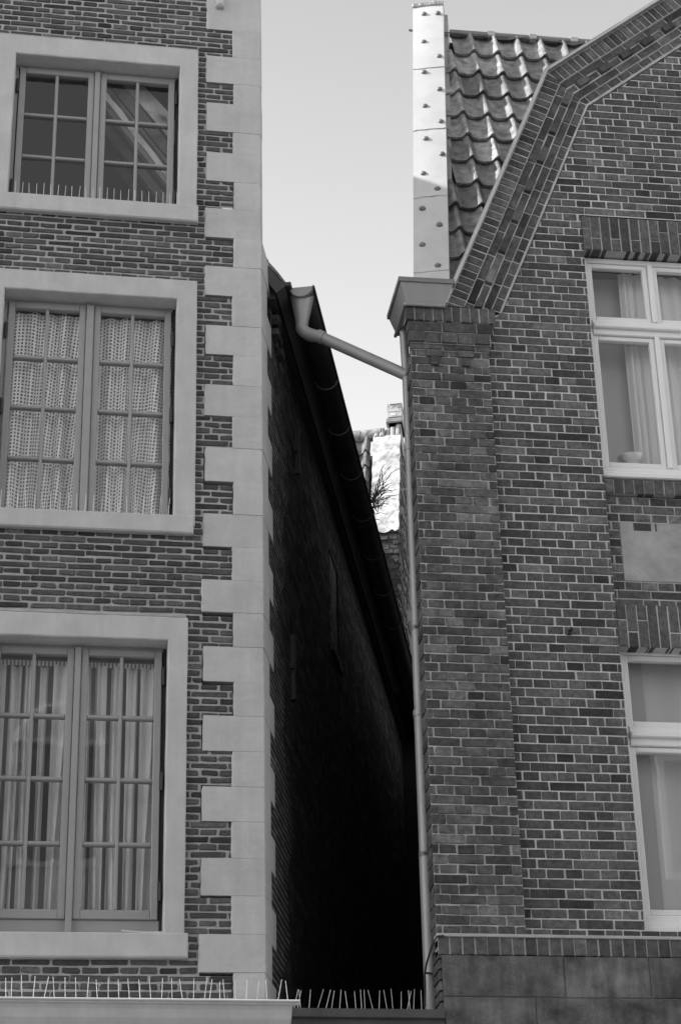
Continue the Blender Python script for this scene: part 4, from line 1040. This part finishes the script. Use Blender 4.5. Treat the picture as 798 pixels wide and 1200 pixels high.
while x < xB-.12: pts.append(Vector((x, ybm+.06, bz+.002))); x += rc.choice((.05, .05, .02, .035))
spikes('bird_spikes', 'bent row of bird spikes on the dark beam across the alley', pts, .125, .017, rc, rad=.0023)
# dark beam and gate closing the alley
m = MB(); prof2 = [(ybm, 0), (ybm, -.05), (ybm+.03, -.06), (ybm+.03, -.4), (ybm+.3, -.4), (ybm+.3, 0)]
m.rings([[Vector((xA-.05, y, bz+z)) for y, z in prof2], [Vector((xB, y, bz+z)) for y, z in prof2]], 'gutter_dark')
G_ = empty('alley_gate', 'dark timber beam and gate closing the bottom of the alley', 'gate'); m.build('beam', G_)
m = MB(); m.box(FW, XC+.02, XP0-.02, 0, bz-.4, -.15, -.08, 'board'); m.build('door', G_)
# cable by the downpipe
m = MB(); cps = [(520, 1096.5, -.1), (512, 1097, -.1), (506, 1108, -.06), (500, 1128, .1), (497.5, 1142, .16), (498, 1160, .17), (497.5, 1180, .17)]
m.tube([P(*c) for c in cps], .006, 'dark_metal', 7); m.tube([P(497.5, 1140, .17), P(506, 1141, .17), P(513, 1147, .1), P(515, 1152, 0)], .007, 'dark_metal', 7)
tag(m.build('cable', None, True), 'thin black cable looping from the brick ledge down beside the downpipe', 'cable')
# iron hook on the right wall
m = MB(); h0 = P(666, 741, 0); m.tube([h0, h0+Vector((0, -.07, 0)), h0+Vector((.0, -.08, -.02))], .010, 'dark_metal', 8); m.bevbox(FW, h0.x-.016, h0.x+.016, h0.z-.02, h0.z+.015, 0, .02, 'dark_metal', .005)
tag(m.build('iron_hook', None, True), 'small rusty iron hook sticking out of the right brick wall', 'hook')
# grass growing out of the gutter
def on_gutter(px, py):
    return PL(px, py, GP(0, 0), AN)
m = MB(); gp = on_gutter(437, 590); rg = random.Random(95)
for i in range(90):
    b = gp + Vector((rg.gauss(0, .03), rg.gauss(0, .16), rg.uniform(-.06, .0))); L_ = rg.uniform(.12, .30)
    dr = Vector((rg.uniform(-.5, .9), rg.uniform(-.8, .8), rg.uniform(.2, 1))).normalized(); p1 = b+dr*L_*.6; p2 = b+dr*L_+Vector((.03, 0, -.05))
    m.tube([b, p1, p2], [.0035, .003, .001], 'leaf', 4, False)
for (ax, ay) in ((457, 547), (452, 552), (447, 556), (459, 556), (455, 570)):
    e = on_gutter(ax, ay); mid_ = gp*.45+e*.55+UP*.06; m.tube([gp, mid_, e], [.005, .004, .0012], 'leaf', 4, False)
    for t_ in (.5, .7, .85):
        q = gp.lerp(e, t_)+UP*.03; m.tube([q, q+(e-gp)*.18+Vector((rg.uniform(-.03, .03), 0, .0))], [.003, .001], 'leaf', 4, False)
tag(m.build('grass_tuft'), 'tuft of wild grass sprouting from the dark gutter before the white rear gable', 'grass')

# =================================================================== HOUSES ACROSS THE STREET (behind the camera; they bounce light and show in the panes)
def opposite(x0, x1, h, gab, lab, mt, arch):
    o = empty('town_house', lab, 'house', 'houses across the street'); Y0 = -15.5
    m = MB(); V = lambda x, z: Vector((x, Y0, z)); xm = (x0+x1)/2
    m.prism([V(x0, 0), V(x1, 0), V(x1, h), V(xm, h+gab), V(x0, h)], (0, -8, 0), mt); m.build('wall', o)
    for fl_ in range(4):
        for k in range(3):
            cx = x0+(x1-x0)*(k+.5)/3; z0 = 1.0+fl_*3.2; w_, h_ = .55, 1.7
            f = MB(); FO = lambda x, z, d: Vector((x, Y0+d, z)); f.bevbox(FO, cx-w_-.1, cx+w_+.1, z0-.1, z0+h_+.1, -.05, .05, 'white_paint', .01)
            if arch: f.tube([Vector((cx+(w_+.05)*math.cos(a), Y0+.06, z0+h_+(w_+.05)*math.sin(a))) for a in [math.pi*q/12 for q in range(13)]], .08, 'white_paint', 8)
            ob = f.build('window', o); g_ = MB(); g_.box(FO, cx-w_, cx+w_, z0, z0+h_, .05, .06, 'dark_gap'); g_.build('pane', ob)
opposite(-10.5, -3.6, 13.4, 3.0, 'brick town house with arched white windows across the street', 'far_brick', True)
opposite(-3.4, 3.4, 13.6, 1.8, 'pale rendered town house with arched windows across the street', 'far_render', True)
opposite(3.6, 10.5, 13.8, 1.2, 'plain brick town house across the street', 'far_brick', False)
